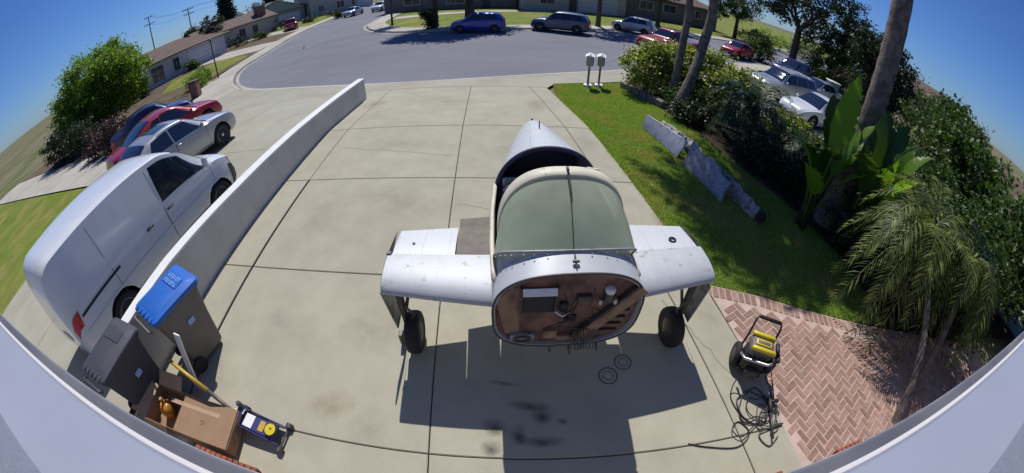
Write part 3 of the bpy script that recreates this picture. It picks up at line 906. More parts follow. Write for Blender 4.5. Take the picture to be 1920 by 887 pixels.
# windscreen from the cowl deck to the bow
def arch(y, w, zt, t, n=2.5, z0=RAIL):
    a = PI * t
    c, s = math.cos(a), math.sin(a)
    return (-w * math.copysign(abs(c) ** (2 / n), c), y, z0 + (zt - z0) * abs(s) ** (2 / n))
rows = []
for i in range(13):
    f = i / 12
    e = f ** 1.0
    y = .185 + (.66 - .185) * f
    row = []
    for k in range(41):
        t = k / 40
        b0 = arch(.185, .580, 1.632, t, 3.4); b1 = arch(.66, .535, 1.985, t, 2.7)
        bul = .035 * math.sin(PI * f)
        side = 1 - math.sin(PI * t) ** .8
        row.append((b0[0] + (b1[0] - b0[0]) * f, y + .24 * side * (1 - f), b0[2] + (b1[2] - b0[2]) * f + bul * math.sin(PI * t)))
    rows.append(row)
mb = MB(); mb.grid(rows); ws = mb.build('windscreen', 'canopy', plane, smooth=True)
mb = MB(); mb.tube([Vector(r[20]) + Vector((0, -.002, .004)) for r in rows], .004, 6); mb.build('centre_strip', 'dkmetal', ws)
mb = MB(); mb.tube([Vector(p) + Vector((0, -.004, .008)) for p in rows[0]], .009, 6); mb.build('lower_frame', 'alu_dull', ws, smooth=True)
for k in range(14):
    t = .12 + .76 * k / 13; p = rows[0][int(t * 40)]
    mb = MB(); mb.lathe([(.006, 0), (.005, .004)], (p[0], p[1] - .035, p[2] + .002), 8); mb.build('rivet', 'alu_dirty', ws)
bow_o = [[arch(y, .545, 1.995 + dz, k / 40, 2.7) for k in range(41)] for q, (y, dz) in enumerate([(.645, 0), (.66, .012), (.72, .018), (.775, .004)])]
bow_i = [[arch(y, .515, 1.955, k / 40, 2.7) for k in range(41)] for y in (.775, .645)]
mb = MB(); mb.grid(bow_o + bow_i + [bow_o[0]]); mb.build('canopy_bow', 'cream', plane, smooth=R(50))
mb = MB(); mb.bbox((0, .69, 2.02), (.02, .05, .03), .004); mb.tube([(0, .66, 2.0), (.005, .50, 1.915)], .010, 6); mb.build('latch', 'dkmetal', plane)
mb = MB(); mb.bbox((0, .08, 1.628), (.05, .02, .02), .004); mb.tube([(0, .04, 1.61), (0, .15, 1.638)], .006, 6); mb.build('cowl_catch', 'dkmetal', plane)
mb = MB(); mb.bbox((.02, .012, 1.575), (.075, .03, .02), .003); mb.build('hoist_bracket', 'black', plane)
# cabin: panel, seats, floor
mb = MB(); mb.bbox((0, .40, 1.28), (1.08, .05, .34), .02); mb.build('instrument_panel', 'interior', plane)
for s in (-1, 1):
    mb = MB(); mb.bbox((s * .26, 1.05, .95), (.44, .46, .14), .05); mb.bbox((s * .26, 1.30, 1.22), (.44, .12, .50), .05, m=Matrix.Rotation(R(-12), 3, 'X'))
    mb.build('seat', 'interior', plane)
mb = MB(); mb.bbox((0, 1.50, 1.40), (.95, .05, .14), .02); mb.build('rear_shelf', 'alu_dirty', plane)
mb = MB(); mb.bbox((.03, 1.45, 1.52), (.16, .05, .07), .01); mb.build('speaker_box', 'alu_dull', plane)
mb = MB(); mb.bbox((.43, 1.47, 1.49), (.16, .04, .22), .01, rz=R(-18)); mb.build('rear_trim_panel', 'cream', plane)
# firewall with what is left on it
fwp = [fus(.10, -PI / 2 + 2 * PI * i / 60, -.025) for i in range(60)]
mb = MB(); mb.add([(p[0], .10, p[2]) for p in fwp], [tuple(range(60))]); fw = mb.build('firewall', 'primer', plane); fw.location.y = -.055
mb = MB(); mb.bbox((-.25, .088, 1.27), (.25, .012, .27), .003); bb = mb.build('dark_bay_plate', 'black', fw)  # flat black plate stands in for the dark of the open bay
mb = MB(); mb.bbox((-.25, .035, 1.425), (.25, .012, .06), .003, m=Matrix.Rotation(R(-35), 3, 'X')); mb.build('white_flange', 'white', fw)
for s in (-1, 1):
    mb = MB(); mb.bbox((-.25 + s * .132, .075, 1.29), (.014, .04, .30), .003); mb.build('bay_side', 'dkmetal', bb)
m45 = Matrix.Rotation(R(38), 3, 'Y')
mb = MB(); mb.bbox((.33, .05, 1.10), (.10, .035, .74), .006, m=m45); mb.build('diagonal_brace', 'primer_lt', fw)
mb = MB(); mb.bbox((.27, .07, 1.10), (.022, .05, .74), .004, m=m45); mb.build('brace_flange', 'dkmetal', fw)
for k in range(5):
    mb = MB(); mb.bbox((.44 - k * .035, .085, 1.20 - k * .085), (.20 + .03 * k, .03, .012), .003, m=Matrix.Rotation(R(4), 3, 'Y')); mb.build('stiffener', 'dkmetal', fw)
mb = MB(); mb.add([(-.57, .06, 1.32), (-.44, .10, 1.42), (-.37, .11, 1.15), (-.35, .11, .86), (-.50, .06, .90)], [(0, 1, 2, 3, 4)]); mb.build('side_doubler', 'primer_lt', fw)
mb = MB(); mb.lathe([(.0, 0), (.040, 0), (.043, .02), (.032, .04), (.0, .05)], (.29, .07, 1.365), 16); mb.build('canister_cap', 'white', fw, smooth=R(40))
mb = MB(); mb.lathe([(.038, -.10), (.038, 0)], (.29, .07, 1.365), 16); mb.build('canister', 'dkmetal', fw, smooth=R(40))
for (x, z) in ((.23, 1.24), (.35, 1.24)):
    mb = MB(); mb.lathe([(.02, 0), (.02, .05)], (x, .06, z), 10); mb.build('fitting', 'steel', fw)
for k in range(6):                                      # hoses and wires hanging from the firewall
    x0 = -.08 + .055 * k + random.uniform(-.02, .02)
    z0 = 1.42 - random.uniform(0, .25)
    pts = [(x0 + random.uniform(-.05, .05) * q, .06 - .01 * q + random.uniform(-.02, .02), z0 - q * .08) for q in range(random.randint(4, 7))]
    mb = MB(); mb.tube(pts, random.choice([.004, .005, .007]), 6); mb.build('hose', random.choice(['black', 'dkmetal', 'black']), fw, smooth=True)
for k in range(9):
    x0 = .06 + .022 * k
    pts = [(x0 + .01 * math.sin(q * 1.3 + k), .04 - .012 * q, .98 - .05 * q) for q in range(6)]
    mb = MB(); mb.tube(pts, .005, 5); mb.build('wire', random.choice(['black', 'dkmetal', 'dkmetal']), fw, smooth=True)
for (x, z, sx, sz) in ((-.36, .82, .20, .09), (-.13, .86, .12, .10), (.02, 1.05, .10, .05), (.10, 1.30, .12, .05), (-.05, 1.20, .06, .10), (.0, .80, .14, .06)):
    mb = MB(); mb.bbox((x, .08, z), (sx, .05, sz), .008); mb.build('bracket', random.choice(['dkmetal', 'black', 'primer_lt', 'alu_dirty']), fw)
mb = MB(); mb.tube([(-.36 + .07 * math.cos(a), .04, .83 + .035 * math.sin(a)) for a in [2 * PI * k / 16 for k in range(17)]], .010, 6); mb.build('duct_ring', 'dkmetal', fw)
mb = MB(); mb.tube([(-.12, .05, 1.18), (-.06, .03, 1.14), (0, .04, 1.17)], .006, 6); mb.build('cable', 'white', fw)

# wing stubs: leading-edge box and rear panel
def wing_pt(s, f, c, top, side):
    """f: 0 root .. 1 tip; c: 0 leading edge .. 1 trailing edge."""
    le = .25 + .11 * f; te = 1.38 - .13 * f
    y = le + (te - le) * c
    th = (.27 - .03 * f) * (2.6 * math.sqrt(max(c, 0)) * max(0, 1 - c) ** 1.15 * .62 + .012)
    zc = .955 + .055 * f
    x = side * (.585 + (.98 if side > 0 else 1.0) * f)
    return (x, y, zc + (th * .62 if top else -th * .38))
def wing(side):
    nm = 'leading_edge'
    def panel(name, f0, f1, c0, c1, m, lift=0.0, parent=plane, nf=6, nc=12):
        rows = []
        for i in range(nf + 1):
            f = f0 + (f1 - f0) * i / nf
            cs = [c1 + (c0 - c1) * k / nc for k in range(nc + 1)]
            if c0 == 0: cs = [c1 * (1 - k / nc) ** 1.8 for k in range(nc + 1)]
            up = [wing_pt(0, f, c, True, side) for c in cs]
            lo = [wing_pt(0, f, c, False, side) for c in reversed(cs)]
            rows.append([(p[0], p[1], p[2] + lift) for p in up] + [(p[0], p[1], p[2]) for p in lo])
        mb = MB(); mb.grid(rows, close=True)
        n = len(rows[0]); mb.f.append(tuple(range(n))); mb.f.append(tuple(range(len(rows) * n - n, len(rows) * n)))
        return mb.build(name, m, parent, smooth=R(40))
    le = panel('leading_edge', 0, 1, 0, .49, 'alu_worn')
    if side < 0:
        panel('rear_wing_panel', .36, .96, .492, .98, 'alu', -.004)
        panel('wing_walk', .0, .35, .492, 1.13, 'walk', -.006)
    else:
        panel('rear_wing_panel', .16, .96, .492, .98, 'alu', -.004)
        panel('root_panel', .0, .155, .492, .80, 'cream', -.012)
    # tip rib and lower seam
    tip = [wing_pt(0, 1.0, c, True, side) for c in [k / 14 for k in range(15)]] + [wing_pt(0, 1.0, c, False, side) for c in [1 - k / 14 for k in range(15)]]
    mb = MB(); mb.add([(p[0] + side * .003, p[1], p[2]) for p in tip], [tuple(range(len(tip)))]); mb.build('tip_rib', 'alu_dirty', plane)
    sx = [wing_pt(0, f, .012, False, side) for f in [k / 8 for k in range(9)]]
    mb = MB(); mb.tube([(p[0], p[1] + .01, p[2] - .004) for p in sx], .008, 6); mb.build('lower_seam', 'dkmetal', le)
    if side > 0:
        p = wing_pt(0, .72, .64, True, side); mb = MB(); mb.tube([(p[0] + .035 * math.cos(a), p[1] + .035 * math.sin(a), p[2] + .006) for a in [2 * PI * k / 18 for k in range(19)]], .011, 6); mb.build('filler_cap', 'black', plane)
    else:
        p = wing_pt(0, .78, .68, True, side); mb = MB(); mb.lathe([(.016, 0), (.013, .012)], p, 10); mb.build('filler_cap', 'dkmetal', plane)
        p = wing_pt(0, .99, .49, True, side); mb = MB(); mb.bbox(p, (.05, .05, .03), .008); mb.build('tip_fitting', 'dkmetal', plane)
for s in (-1, 1): wing(s)
def rivet_rows(name, lines, parent, r=.0030, step=.04):
    mb = MB()
    for pts in lines:
        P = [Vector(p) for p in pts]
        for a, b in zip(P[:-1], P[1:]):
            n = max(1, int((b - a).length / step))
            for k in range(n):
                c = a.lerp(b, k / n)
                mb.lathe([(r, -.001), (r * .7, .003)], c, 5)
    tag(mb.build(name, 'alu_dull', parent), kind='stuff')
for s in (-1, 1):
    L_ = []
    for c in (.10, .30, .475, .51, .95):
        f0 = 0 if c < .49 else (.38 if s < 0 else .18)
        L_.append([wing_pt(0, f0 + (.97 - f0) * k / 10, c, True, s) for k in range(11)])
    for f in (.03, .25, .5, .75, .97):
        L_.append([wing_pt(0, f, c, True, s) for c in (.03, .06, .12, .2, .3, .4, .47)])
    for f in (.42, .68, .94):
        L_.append([wing_pt(0, f, c, True, s) for c in (.52, .62, .72, .82, .92)])
    rivet_rows('rivet_rows', L_, plane)
rivet_rows('rivet_rows', [[fus(y, PI * k / 24, .001) for k in range(2, 23)] for y in (1.60, 2.0, 2.45, 2.9)] + [[fus(y, a, .001) for y in (1.6, 2.0, 2.4, 2.8, 3.2)] for a in (PI * .2, PI * .4, PI * .6, PI * .8)], plane)

# main gear
def gear(side):
    x, y = (1.41, .46) if side > 0 else (-1.48, .55)
    mb = MB(); mb.tube([(x + side * .02, y + .02, .90), (x + side * .02, y, .32)], [.042, .034], 12); st = mb.build('gear_strut', 'dkmetal', plane, smooth=True)
    mb = MB(); mb.tube([(x - side * .10, y + .10, .88), (x - side * .01, y + .02, .55)], .018, 8); mb.tube([(x - side * .02, y - .04, .66), (x - side * .10, y - .05, .54), (x - side * .03, y - .03, .42)], .014, 8); mb.build('drag_link', 'dkmetal', plane)
    mb = MB(); mb.bbox((x + side * .13, y + .04, .63), (.016, .26, .56), .005, m=Matrix.Rotation(R(side * 6), 3, 'Y')); mb.build('gear_door', 'alu_dirty', plane)
    r = .235
    prof = [(r * .55, -.06), (r * .80, -.078), (r * .95, -.062), (r, -.03), (r, .03), (r * .95, .062), (r * .80, .078), (r * .55, .06)]
    c = (x - side * .05, y - .04, r - .004)
    mb = MB(); mb.lathe(prof, c, 32, 'X'); wh = mb.build('wheel', 'rubber', plane, smooth=R(60))
    mb = MB(); mb.lathe([(.02, -.085), (.10, -.07), (.125, -.05), (.125, .05), (.10, .07), (.02, .085)], c, 20, 'X'); mb.build('hub', 'dkmetal', wh, smooth=R(40))
    mb = MB(); mb.tube([(c[0], c[1], c[2]), (x + side * .03, y - .02, .30)], .03, 10); mb.build('axle', 'dkmetal', plane)
    mb = MB(); mb.bbox((x + side * .12, y - .02, .10), (.05, .09, .16), .008); mb.build('brake_unit', 'dkmetal', plane)
for s in (-1, 1): gear(s)
for (x, y) in ((0.30, -.02), (-.12, .0), (.05, -.03)):     # stubs of the lower engine mount
    mb = MB(); mb.tube([(x, y + .12, .72), (x, y + .0, .68), (x + .01, y - .02, .63)], .012, 6); mb.build('mount_stub', 'dkmetal', plane)
# low support stand under the belly
stand = thing('support_stand', 'dark steel stand under the belly of the aircraft', 'stand', (0.44, 2.75, 0), R(3.6))
for (a, b) in ((-.2, -.2), (.2, -.2), (.2, .2), (-.2, .2)):
    mb = MB(); mb.tube([(a, b, 0), (a * .4, b * .4, .50)], .02, 8); mb.build('leg', 'dkmetal', stand)
mb = MB(); mb.bbox((0, 0, .54), (.5, .25, .08), .01); mb.build('saddle', 'wood', stand)
# ------------------------------------------------------------------ vehicles
def pchip(xs, ys, x):
    xs = np.asarray(xs, float); ys = np.asarray(ys, float)
    h = np.diff(xs); d = np.diff(ys) / h
    m = np.zeros(len(xs))
    for i in range(1, len(xs) - 1):
        if d[i - 1] * d[i] > 0:
            w1, w2 = 2 * h[i] + h[i - 1], h[i] + 2 * h[i - 1]
            m[i] = (w1 + w2) / (w1 / d[i - 1] + w2 / d[i])
    m[0], m[-1] = d[0], d[-1]
    i = int(np.clip(np.searchsorted(xs, x) - 1, 0, len(xs) - 2))
    t = (x - xs[i]) / h[i]
    return float((1 + 2 * t) * (1 - t) ** 2 * ys[i] + t * (1 - t) ** 2 * h[i] * m[i] + t * t * (3 - 2 * t) * ys[i + 1] + t * t * (t - 1) * h[i] * m[i + 1])

# profiles in fractions of the length (rear -.5, nose +.5): top line, belt line; metres for a height of 1.45
KIND = {
 'sedan': dict(top=[(-.5, .62), (-.485, .93), (-.40, 1.02), (-.345, 1.04), (-.17, 1.39), (-.02, 1.45), (.08, 1.41), (.25, .98), (.40, .88), (.475, .76), (.5, .55)],
               belt=[(-.5, .60), (-.46, .86), (-.3, .95), (.1, .90), (.26, .89), (.42, .80), (.5, .52)], rear=(-.345, -.19), front=(.245, .085),
               wins=[((-.20, -.155), (-.035, -.035)), ((-.025, -.025), (.20, .095))], wr=.70),
 'coupe': dict(top=[(-.5, .60), (-.485, .88), (-.40, .97), (-.35, 1.0), (-.12, 1.36), (0.0, 1.40), (.08, 1.35), (.26, .96), (.40, .86), (.475, .74), (.5, .52)],
               belt=[(-.5, .60), (-.46, .84), (-.3, .93), (.1, .88), (.26, .87), (.42, .78), (.5, .50)], rear=(-.35, -.135), front=(.255, .085),
               wins=[((-.20, -.12), (-.07, -.06)), ((-.06, -.05), (.21, .095))], wr=.70),
 'suv': dict(top=[(-.5, .70), (-.49, 1.0), (-.47, 1.15), (-.40, 1.52), (-.30, 1.62), (0, 1.68), (.08, 1.62), (.24, 1.12), (.40, 1.02), (.475, .86), (.5, .60)],
             belt=[(-.5, .66), (-.47, .98), (-.3, 1.06), (.1, 1.02), (.25, 1.01), (.42, .92), (.5, .58)], rear=(-.47, -.41), front=(.235, .085),
             wins=[((-.40, -.36), (-.23, -.23)), ((-.22, -.22), (-.03, -.03)), ((-.02, -.02), (.20, .095))], wr=.74),
 'hatch': dict(top=[(-.5, .66), (-.485, .98), (-.45, 1.12), (-.36, 1.46), (-.25, 1.53), (0, 1.55), (.08, 1.50), (.27, 1.02), (.40, .92), (.475, .78), (.5, .55)],
               belt=[(-.5, .62), (-.46, .92), (-.3, .98), (.1, .94), (.27, .93), (.42, .84), (.5, .55)], rear=(-.45, -.37), front=(.265, .085),
               wins=[((-.36, -.31), (-.13, -.13)), ((-.12, -.12), (.22, .095))], wr=.72),
 'van': dict(top=[(-.5, .80), (-.495, 1.30), (-.47, 1.74), (-.42, 1.84), (-.1, 1.87), (.10, 1.83), (.20, 1.66), (.345, 1.15), (.44, .99), (.485, .84), (.5, .60)],
             belt=[(-.5, .76), (-.47, 1.02), (-.3, 1.06), (.1, 1.05), (.34, 1.03), (.44, .90), (.5, .56)], rear=(-.495, -.475), front=(.338, .185),
             wins=[((.045, .055), (.315, .20))], wr=.80),
 'pickup': dict(top=[(-.5, .80), (-.495, 1.02), (-.12, 1.04), (-.105, 1.10), (-.075, 1.60), (-.05, 1.70), (.06, 1.72), (.11, 1.66), (.22, 1.16), (.40, 1.08), (.48, .96), (.5, .62)],
                belt=[(-.5, .78), (-.48, .99), (-.1, 1.04), (.1, 1.06), (.23, 1.06), (.42, 1.0), (.5, .62)], rear=(-.103, -.078), front=(.215, .115),
                wins=[((-.065, -.045), (.185, .115))], wr=.74),
}
wheel_cache = {}
def wheel_meshes(r, w):
    k = (round(r, 2), round(w, 2))
    if k in wheel_cache: return wheel_cache[k]
    t = MB(); t.lathe([(r * .62, -w / 2 * .8), (r * .86, -w / 2), (r * .97, -w / 2 * .8), (r, -w / 4), (r, w / 4), (r * .97, w / 2 * .8), (r * .86, w / 2), (r * .62, w / 2 * .8)], (0, 0, 0), 28, 'X')
    rm = MB(); rm.lathe([(r * .655, -w * .30), (r * .655, w * .36), (r * .60, w * .42), (r * .57, w * .30), (r * .56, w * .05)], (0, 0, 0), 28, 'X')
    for q in range(7):
        a = 2 * PI * q / 7
        m_ = Matrix.Rotation(a, 3, 'X')
        rm.bbox(m_ @ Vector((w * .32, 0, r * .34)), (w * .12, r * .13, r * .52), .006, m=m_)
    rm.lathe([(r * .13, w * .24), (r * .15, w * .40), (r * .08, w * .44)], (0, 0, 0), 12, 'X')
    dk = MB(); dk.lathe([(r * .62, w * .10), (r * .62, w * .12)], (0, 0, 0), 24, 'X')
    wheel_cache[k] = (t.mesh('wheel', 'rubber', R(50)), rm.mesh('rim', 'rim', R(40)), dk.mesh('brake_disc', 'dkmetal'))
    return wheel_cache[k]

def car(name, label, cat, kind, paint, L, W, H, loc, rz, group=None, far=False, wheel_r=.33, handles='body', cargo=False, rack=False, sunroof=False, glassm='carglass', tilt=0.0):
    K = KIND[kind]
    H0 = max(z for _, z in K['top'])
    sz = H / H0
    root = thing(name, label, cat, loc, rz, group)
    if tilt: root.rotation_euler = (tilt, 0, rz)
    hw = W / 2
    plan = [(-.5, .74), (-.485, .84), (-.44, .93), (-.3, .985), (-.1, 1.0), (.2, 1.0), (.36, .965), (.45, .88), (.485, .76), (.5, .62)]
    def top(f): return pchip(*zip(*K['top']), f) * sz
    def belt(f): return min(pchip(*zip(*K['belt']), f) * sz, top(f) - .015)
    def low(f): return .24 * sz + .10 * max(0, (abs(f) - .42) / .08) ** 1.5 * sz
    def ctrl(f):
        w = hw * pchip(*zip(*plan), f)
        zt, zb, zl = top(f), belt(f), low(f)
        g = min(1, max(0, (zt - zb) / (.42 * sz)))
        wr = w * (.88 - (.88 - K['wr']) * g)
        if kind == 'van': wr = w * (.90 - .08 * g)
        crown = .035 * W * (1 if g > .2 else .7)
        dr = .055 * sz * (1 + .0 * g)
        return [(w * .90, zl), (w * .985, zl + (zb - zl) * .22), (w, zl + (zb - zl) * .58), (w * .975, zb), (wr, zt - dr), (wr * .80, zt - dr * .30), (0, zt)]
    def S(f, t, out=0.0):
        P = ctrl(f); n = len(P)
        i = int(min(max(math.floor(t), 0), n - 2)); u = t - i
        g = lambda k: Vector(P[min(max(k, 0), n - 1)])
        p0, p1, p2, p3 = g(i - 1), g(i), g(i + 1), g(i + 2)
        if i + 2 > n - 1: p3 = Vector((-P[n - 2][0], P[n - 2][1]))
        if i == 3: q = p1.lerp(p2, u)                       # straight glass side
        else:
            m1 = (p2 - p0) * .5; m2 = (p3 - p1) * .5
            if i == 4: m1 = (p2 - p1) * .8
            if i == 2: m2 = (p2 - p1) * .6
            q = p1 * (2 * u ** 3 - 3 * u * u + 1) + m1 * (u ** 3 - 2 * u * u + u) + p2 * (-2 * u ** 3 + 3 * u * u) + m2 * (u ** 3 - u * u)
        return Vector((q.x, f * L, q.y))
    def So(f, t, sgn, out):
        e = .004
        p = S(f, t); a = S(min(.5, f + e), t) - S(max(-.5, f - e), t); b = S(f, min(6, t + e * 5)) - S(f, max(0, t - e * 5))
        nrm = b.cross(a)
        if nrm.length > 1e-9: nrm.normalize()
        if nrm.x < -1e-6 or (abs(nrm.x) < 1e-3 and nrm.z < 0): nrm = -nrm
        if nrm.z < -.2 and t > 3: nrm = -nrm
        q = p + nrm * out
        return (q.x * sgn, q.y, q.z)
    # body
    fs = sorted(set([-.5 + i / (40 if far else 72) for i in range((40 if far else 72) + 1)] + [-.495, -.488, .488, .495]))
    ts = [0, .35, .7, 1, 1.3, 1.6, 2, 2.3, 2.6, 2.8, 3, 3.33, 3.66, 4, 4.15, 4.3, 4.6, 5, 5.4, 5.7, 6]
    wy = (-.305 * L, .315 * L) if kind not in ('van',) else (-.295 * L, .325 * L)
    ar = wheel_r * 1.17
    rows = []
    for f in fs:
        half = [S(f, t) for t in ts]
        rows.append([(p.x, p.y, p.z) for p in half] + [(-p.x, p.y, p.z) for p in reversed(half[:-1])])
    bmv = MB(); bmv.grid(rows)
    n = len(rows[0]); bmv.f.append(tuple(range(n))); bmv.f.append(tuple(range(len(rows) * n - n, len(rows) * n)))
    V = [Vector(p) for p in bmv.v]
    nt = len(ts)
    keep = []
    def inside(p, k=1.0):
        for y in wy:
            if (p.y - y) ** 2 + (p.z - wheel_r) ** 2 < (ar * k) ** 2 and abs(p.x) > hw * .55: return y
        return None
    for f_ in bmv.f:
        if len(f_) == 4 and all(inside(V[i], 1.0) is not None for i in f_): continue
        keep.append(f_)
    used_in = {i for f_ in keep for i in f_}
    for i in used_in:
        y = inside(V[i], 1.0)
        if y is not None:
            d = Vector((0, V[i].y - y, V[i].z - wheel_r))
            if d.length > 1e-6: d.normalize(); V[i] = Vector((V[i].x, y + d.y * ar, wheel_r + d.z * ar))
    bmv.v = [tuple(v) for v in V]; bmv.f = keep
    body = bmv.build('body', paint, root, smooth=R(38))
    # floor pan and wheel wells
    mb = MB(); mb.bbox((0, 0, .30 * sz), (W * .80, L * .90, .10), .02)
    for y in wy:
        for s in (-1, 1):
            pts = []
            for x in (hw * .62, hw * .955):
                pts.append([(s * x, y + (ar * .995) * math.cos(a), wheel_r + (ar * .995) * math.sin(a)) for a in [PI * k / 14 for k in range(15)]])
            mb.grid(pts)
            mb.add([(s * hw * .62, y - ar, .15), (s * hw * .62, y + ar, .15), (s * hw * .62, y + ar, wheel_r + ar), (s * hw * .62, y - ar, wheel_r + ar)], [(0, 1, 2, 3)])
    mb.build('underbody', 'black', root)
    # glass
    def patch(f00, f01, f10, f11, t0, t1, sgn, out=.006, na=8, nb=5):
        """bottom edge f00..f10, top edge f01..f11"""
        rows = []
        for j in range(nb + 1):
            v = j / nb; t = t0 + (t1 - t0) * v
            rows.append([So((f00 + (f01 - f00) * v) + ((f10 + (f11 - f10) * v) - (f00 + (f01 - f00) * v)) * i / na, t, sgn, out) for i in range(na + 1)])
        return rows
    def across(fa, fb, ta, out=.006, n=10):
        rows = []
        for i in range(n + 1):
            f = fa + (fb - fa) * i / n
            tt = [ta + (6 - ta) * k / 6 for k in range(7)]
            rows.append([So(f, t, 1, out) for t in tt] + [So(f, t, -1, out) for t in reversed(tt[:-1])])
        return rows
    mb = MB(); mb.grid(across(K['front'][0], K['front'][1], 4.18)); mb.build('windscreen', glassm, root, smooth=True)
    if not cargo:
        mb = MB(); mb.grid(across(K['rear'][0], K['rear'][1], 4.18)); mb.build('rear_window', glassm, root, smooth=True)
    for ((a, b), (c, d)) in K['wins']:
        for s in (-1, 1):
            mb = MB(); mb.grid(patch(a, b, c, d, 3.10, 3.90, s)); w_ = mb.build('side_window', glassm, root, smooth=True)
    if sunroof:
        mb = MB(); mb.grid([[So(f, t, s, .005) for (t, s) in ((5.1, 1), (5.6, 1), (6, 1), (5.6, -1), (5.1, -1))] for f in (-.10, -.06, -.02, .02)]); mb.build('sunroof', glassm, root, smooth=True)
    # lamps
    for s in (-1, 1):
        mb = MB(); mb.grid(patch(.468, .435, .490, .470, 2.25, 3.15, s, .006, 5, 4)); mb.build('headlight', 'headlamp', root, smooth=True)
        z0, z1 = (2.0, 3.1) if kind != 'van' else (2.3, 3.0)
        mb = MB(); mb.grid(patch(-.492, -.490, -.455, -.44, z0, z1, s, .007, 5, 4)); mb.build('tail_light', 'redlamp', root, smooth=True)
    mb = MB(); mb.grid([[So(.4995, t, s, .008) for (t, s) in [(t0, 1), (5.8, 1)][:1] + [(t0, -1)]] for t0 in (1.2, 1.8, 2.4)]); mb.build('grille', 'black', root)
    if kind == 'van':
        fb = []
        for f in (.43, .45, .470, .485, .495, .4995):
            fb.append([So(f, t, 1, .007) for t in (.4, 1.0, 1.7, 2.45)] + [So(f, t, -1, .007) for t in (2.45, 1.7, 1.0, .4)])
        for q in (fb,):
            mb = MB(); mb.grid([r[:4] for r in q]); mb.build('front_bumper', 'black', root, smooth=True)
            mb = MB(); mb.grid([r[4:] for r in q]); mb.build('front_bumper', 'black', root, smooth=True)
        for s in (-1, 1):
            mb = MB(); mb.grid(patch(.445, .432, .462, .448, 3.0, 3.35, s, .010, 3, 3)); mb.build('marker_light', 'amber', root)
            mb = MB(); mb.grid([[So(f, 2.62, s, .008) for f in (-.43, -.3, -.15, .0)], [So(f, 2.72, s, .008) for f in (-.43, -.3, -.15, .0)]]) if False else None
            mb = MB(); mb.grid(patch(-.44, -.44, -.23, -.23, 2.55, 2.66, s, .009, 8, 1)); mb.build('slide_rail', 'black', root)
    # number plates
    for f, t_ in ((-.4995, 1.7), (.4995, .9)):
        y_ = f * L + (.012 if f > 0 else -.012); mb = MB(); mb.bbox((0, y_, (low(f) + (belt(f) - low(f)) * (.62 if f < 0 else .35))), (.31, .012, .15), .004); mb.build('number_plate', 'winframe', root)
    if kind == 'van':
        for s in (-1, 1):
            mb = MB(); mb.grid(patch(-.46, -.46, .42, .42, 1.92, 2.02, s, .011, 24, 1)); mb.build('side_crease', paint, root, smooth=True)
            mb = MB(); mb.grid(patch(-.22, -.22, .26, .26, .62, 1.0, s, .012, 16, 2)); mb.build('sill_moulding', 'black', root, smooth=True)
        mb = MB(); mb.grid(patch(-.36, -.36, -.325, -.325, 2.2, 2.55, 1, .004, 3, 3)); mb.build('fuel_flap', paint, root)
        mb = MB(); mb.tube([So(.345, 4.2 + .3 * k, 1, .003) for k in range(7)] + [So(.345, 6 - .3 * k, -1, .003) for k in range(7)], .005, 4); mb.build('bonnet_seam', 'black', root)
        for q in (-.1, .12):
            mb = MB(); mb.tube([So(.342, 5.2, 1 if q > 0 else -1, .012), So(.29, 5.6, 1 if q > 0 else -1, .014)], .008, 5); mb.build('wiper', 'black', root)
    # mirrors
    for s in (-1, 1):
        fm = K['wins'][-1][1][0] - .025
        p = Vector(So(fm, 3.12, s, .0))
        mb = MB(); mb.bbox(p + Vector((s * .10, 0, .06 if kind != 'van' else .10)), (.15, .09, .13 if kind != 'van' else .22), .035); mb.tube([p, p + Vector((s * .08, 0, .03))], .02, 6); mb.build('mirror', paint, root, smooth=R(60))
    # wheels
    wt, wr_, wd = wheel_meshes(wheel_r, .20)
    for y in wy:
        for s in (-1, 1):
            w_ = link('wheel', wt, root); w_.location = (s * (hw - .12), y, wheel_r); w_.rotation_euler = (0, 0, 0 if s > 0 else PI)
            r_ = link('rim', wr_, w_)
            d_ = link('brake_disc', wd, w_)
    if not far:
        hm = 'black' if handles == 'black' else paint
        for ((a, b), (c, d)) in K['wins']:
            for s in (-1, 1):
                fh = a + .018
                p = Vector(So(fh, 2.72, s, .018)); mb = MB(); mb.bbox(p, (.035, .17, .035), .012); mb.build('door_handle', hm, root, smooth=R(50))
        # door seams
        for ((a, b), (c, d)) in K['wins']:
            for s in (-1, 1):
                for f in {a - .006, c + .006}:
                    mb = MB(); mb.grid([[So(f - .0009, t, s, .0025), So(f + .0009, t, s, .0025)] for t in (.7, 1.2, 1.8, 2.4, 3.0)]); mb.build('door_seam', 'black', root)
        if kind == 'van':
            for s in (-1, 1):
                p = Vector(So(-.055, 2.72, s, .018)); mb = MB(); mb.bbox(p, (.035, .17, .04), .012); mb.build('door_handle', hm, root, smooth=R(50))
                for f in (.035, -.26):
                    mb = MB(); mb.grid([[So(f - .0009, t, s, .0025), So(f + .0009, t, s, .0025)] for t in (.7, 1.4, 2.1, 2.8, 3.4, 3.9)]); mb.build('door_seam', 'black', root)
    if rack:
        for s in (-1, 1):
            mb = MB(); mb.tube([Vector(So(f, 4.5, s, .05)) for f in (-.36, -.25, -.1, .03)], .018, 6); mb.build('roof_rail', 'rim', root)
        for f in (-.30, -.18, -.06):
            a, b = Vector(So(f, 4.5, 1, .06)), Vector(So(f, 4.5, -1, .06)); mb = MB(); mb.tube([a, b], .022, 6); mb.build('roof_bar', 'rim', root)
    return root

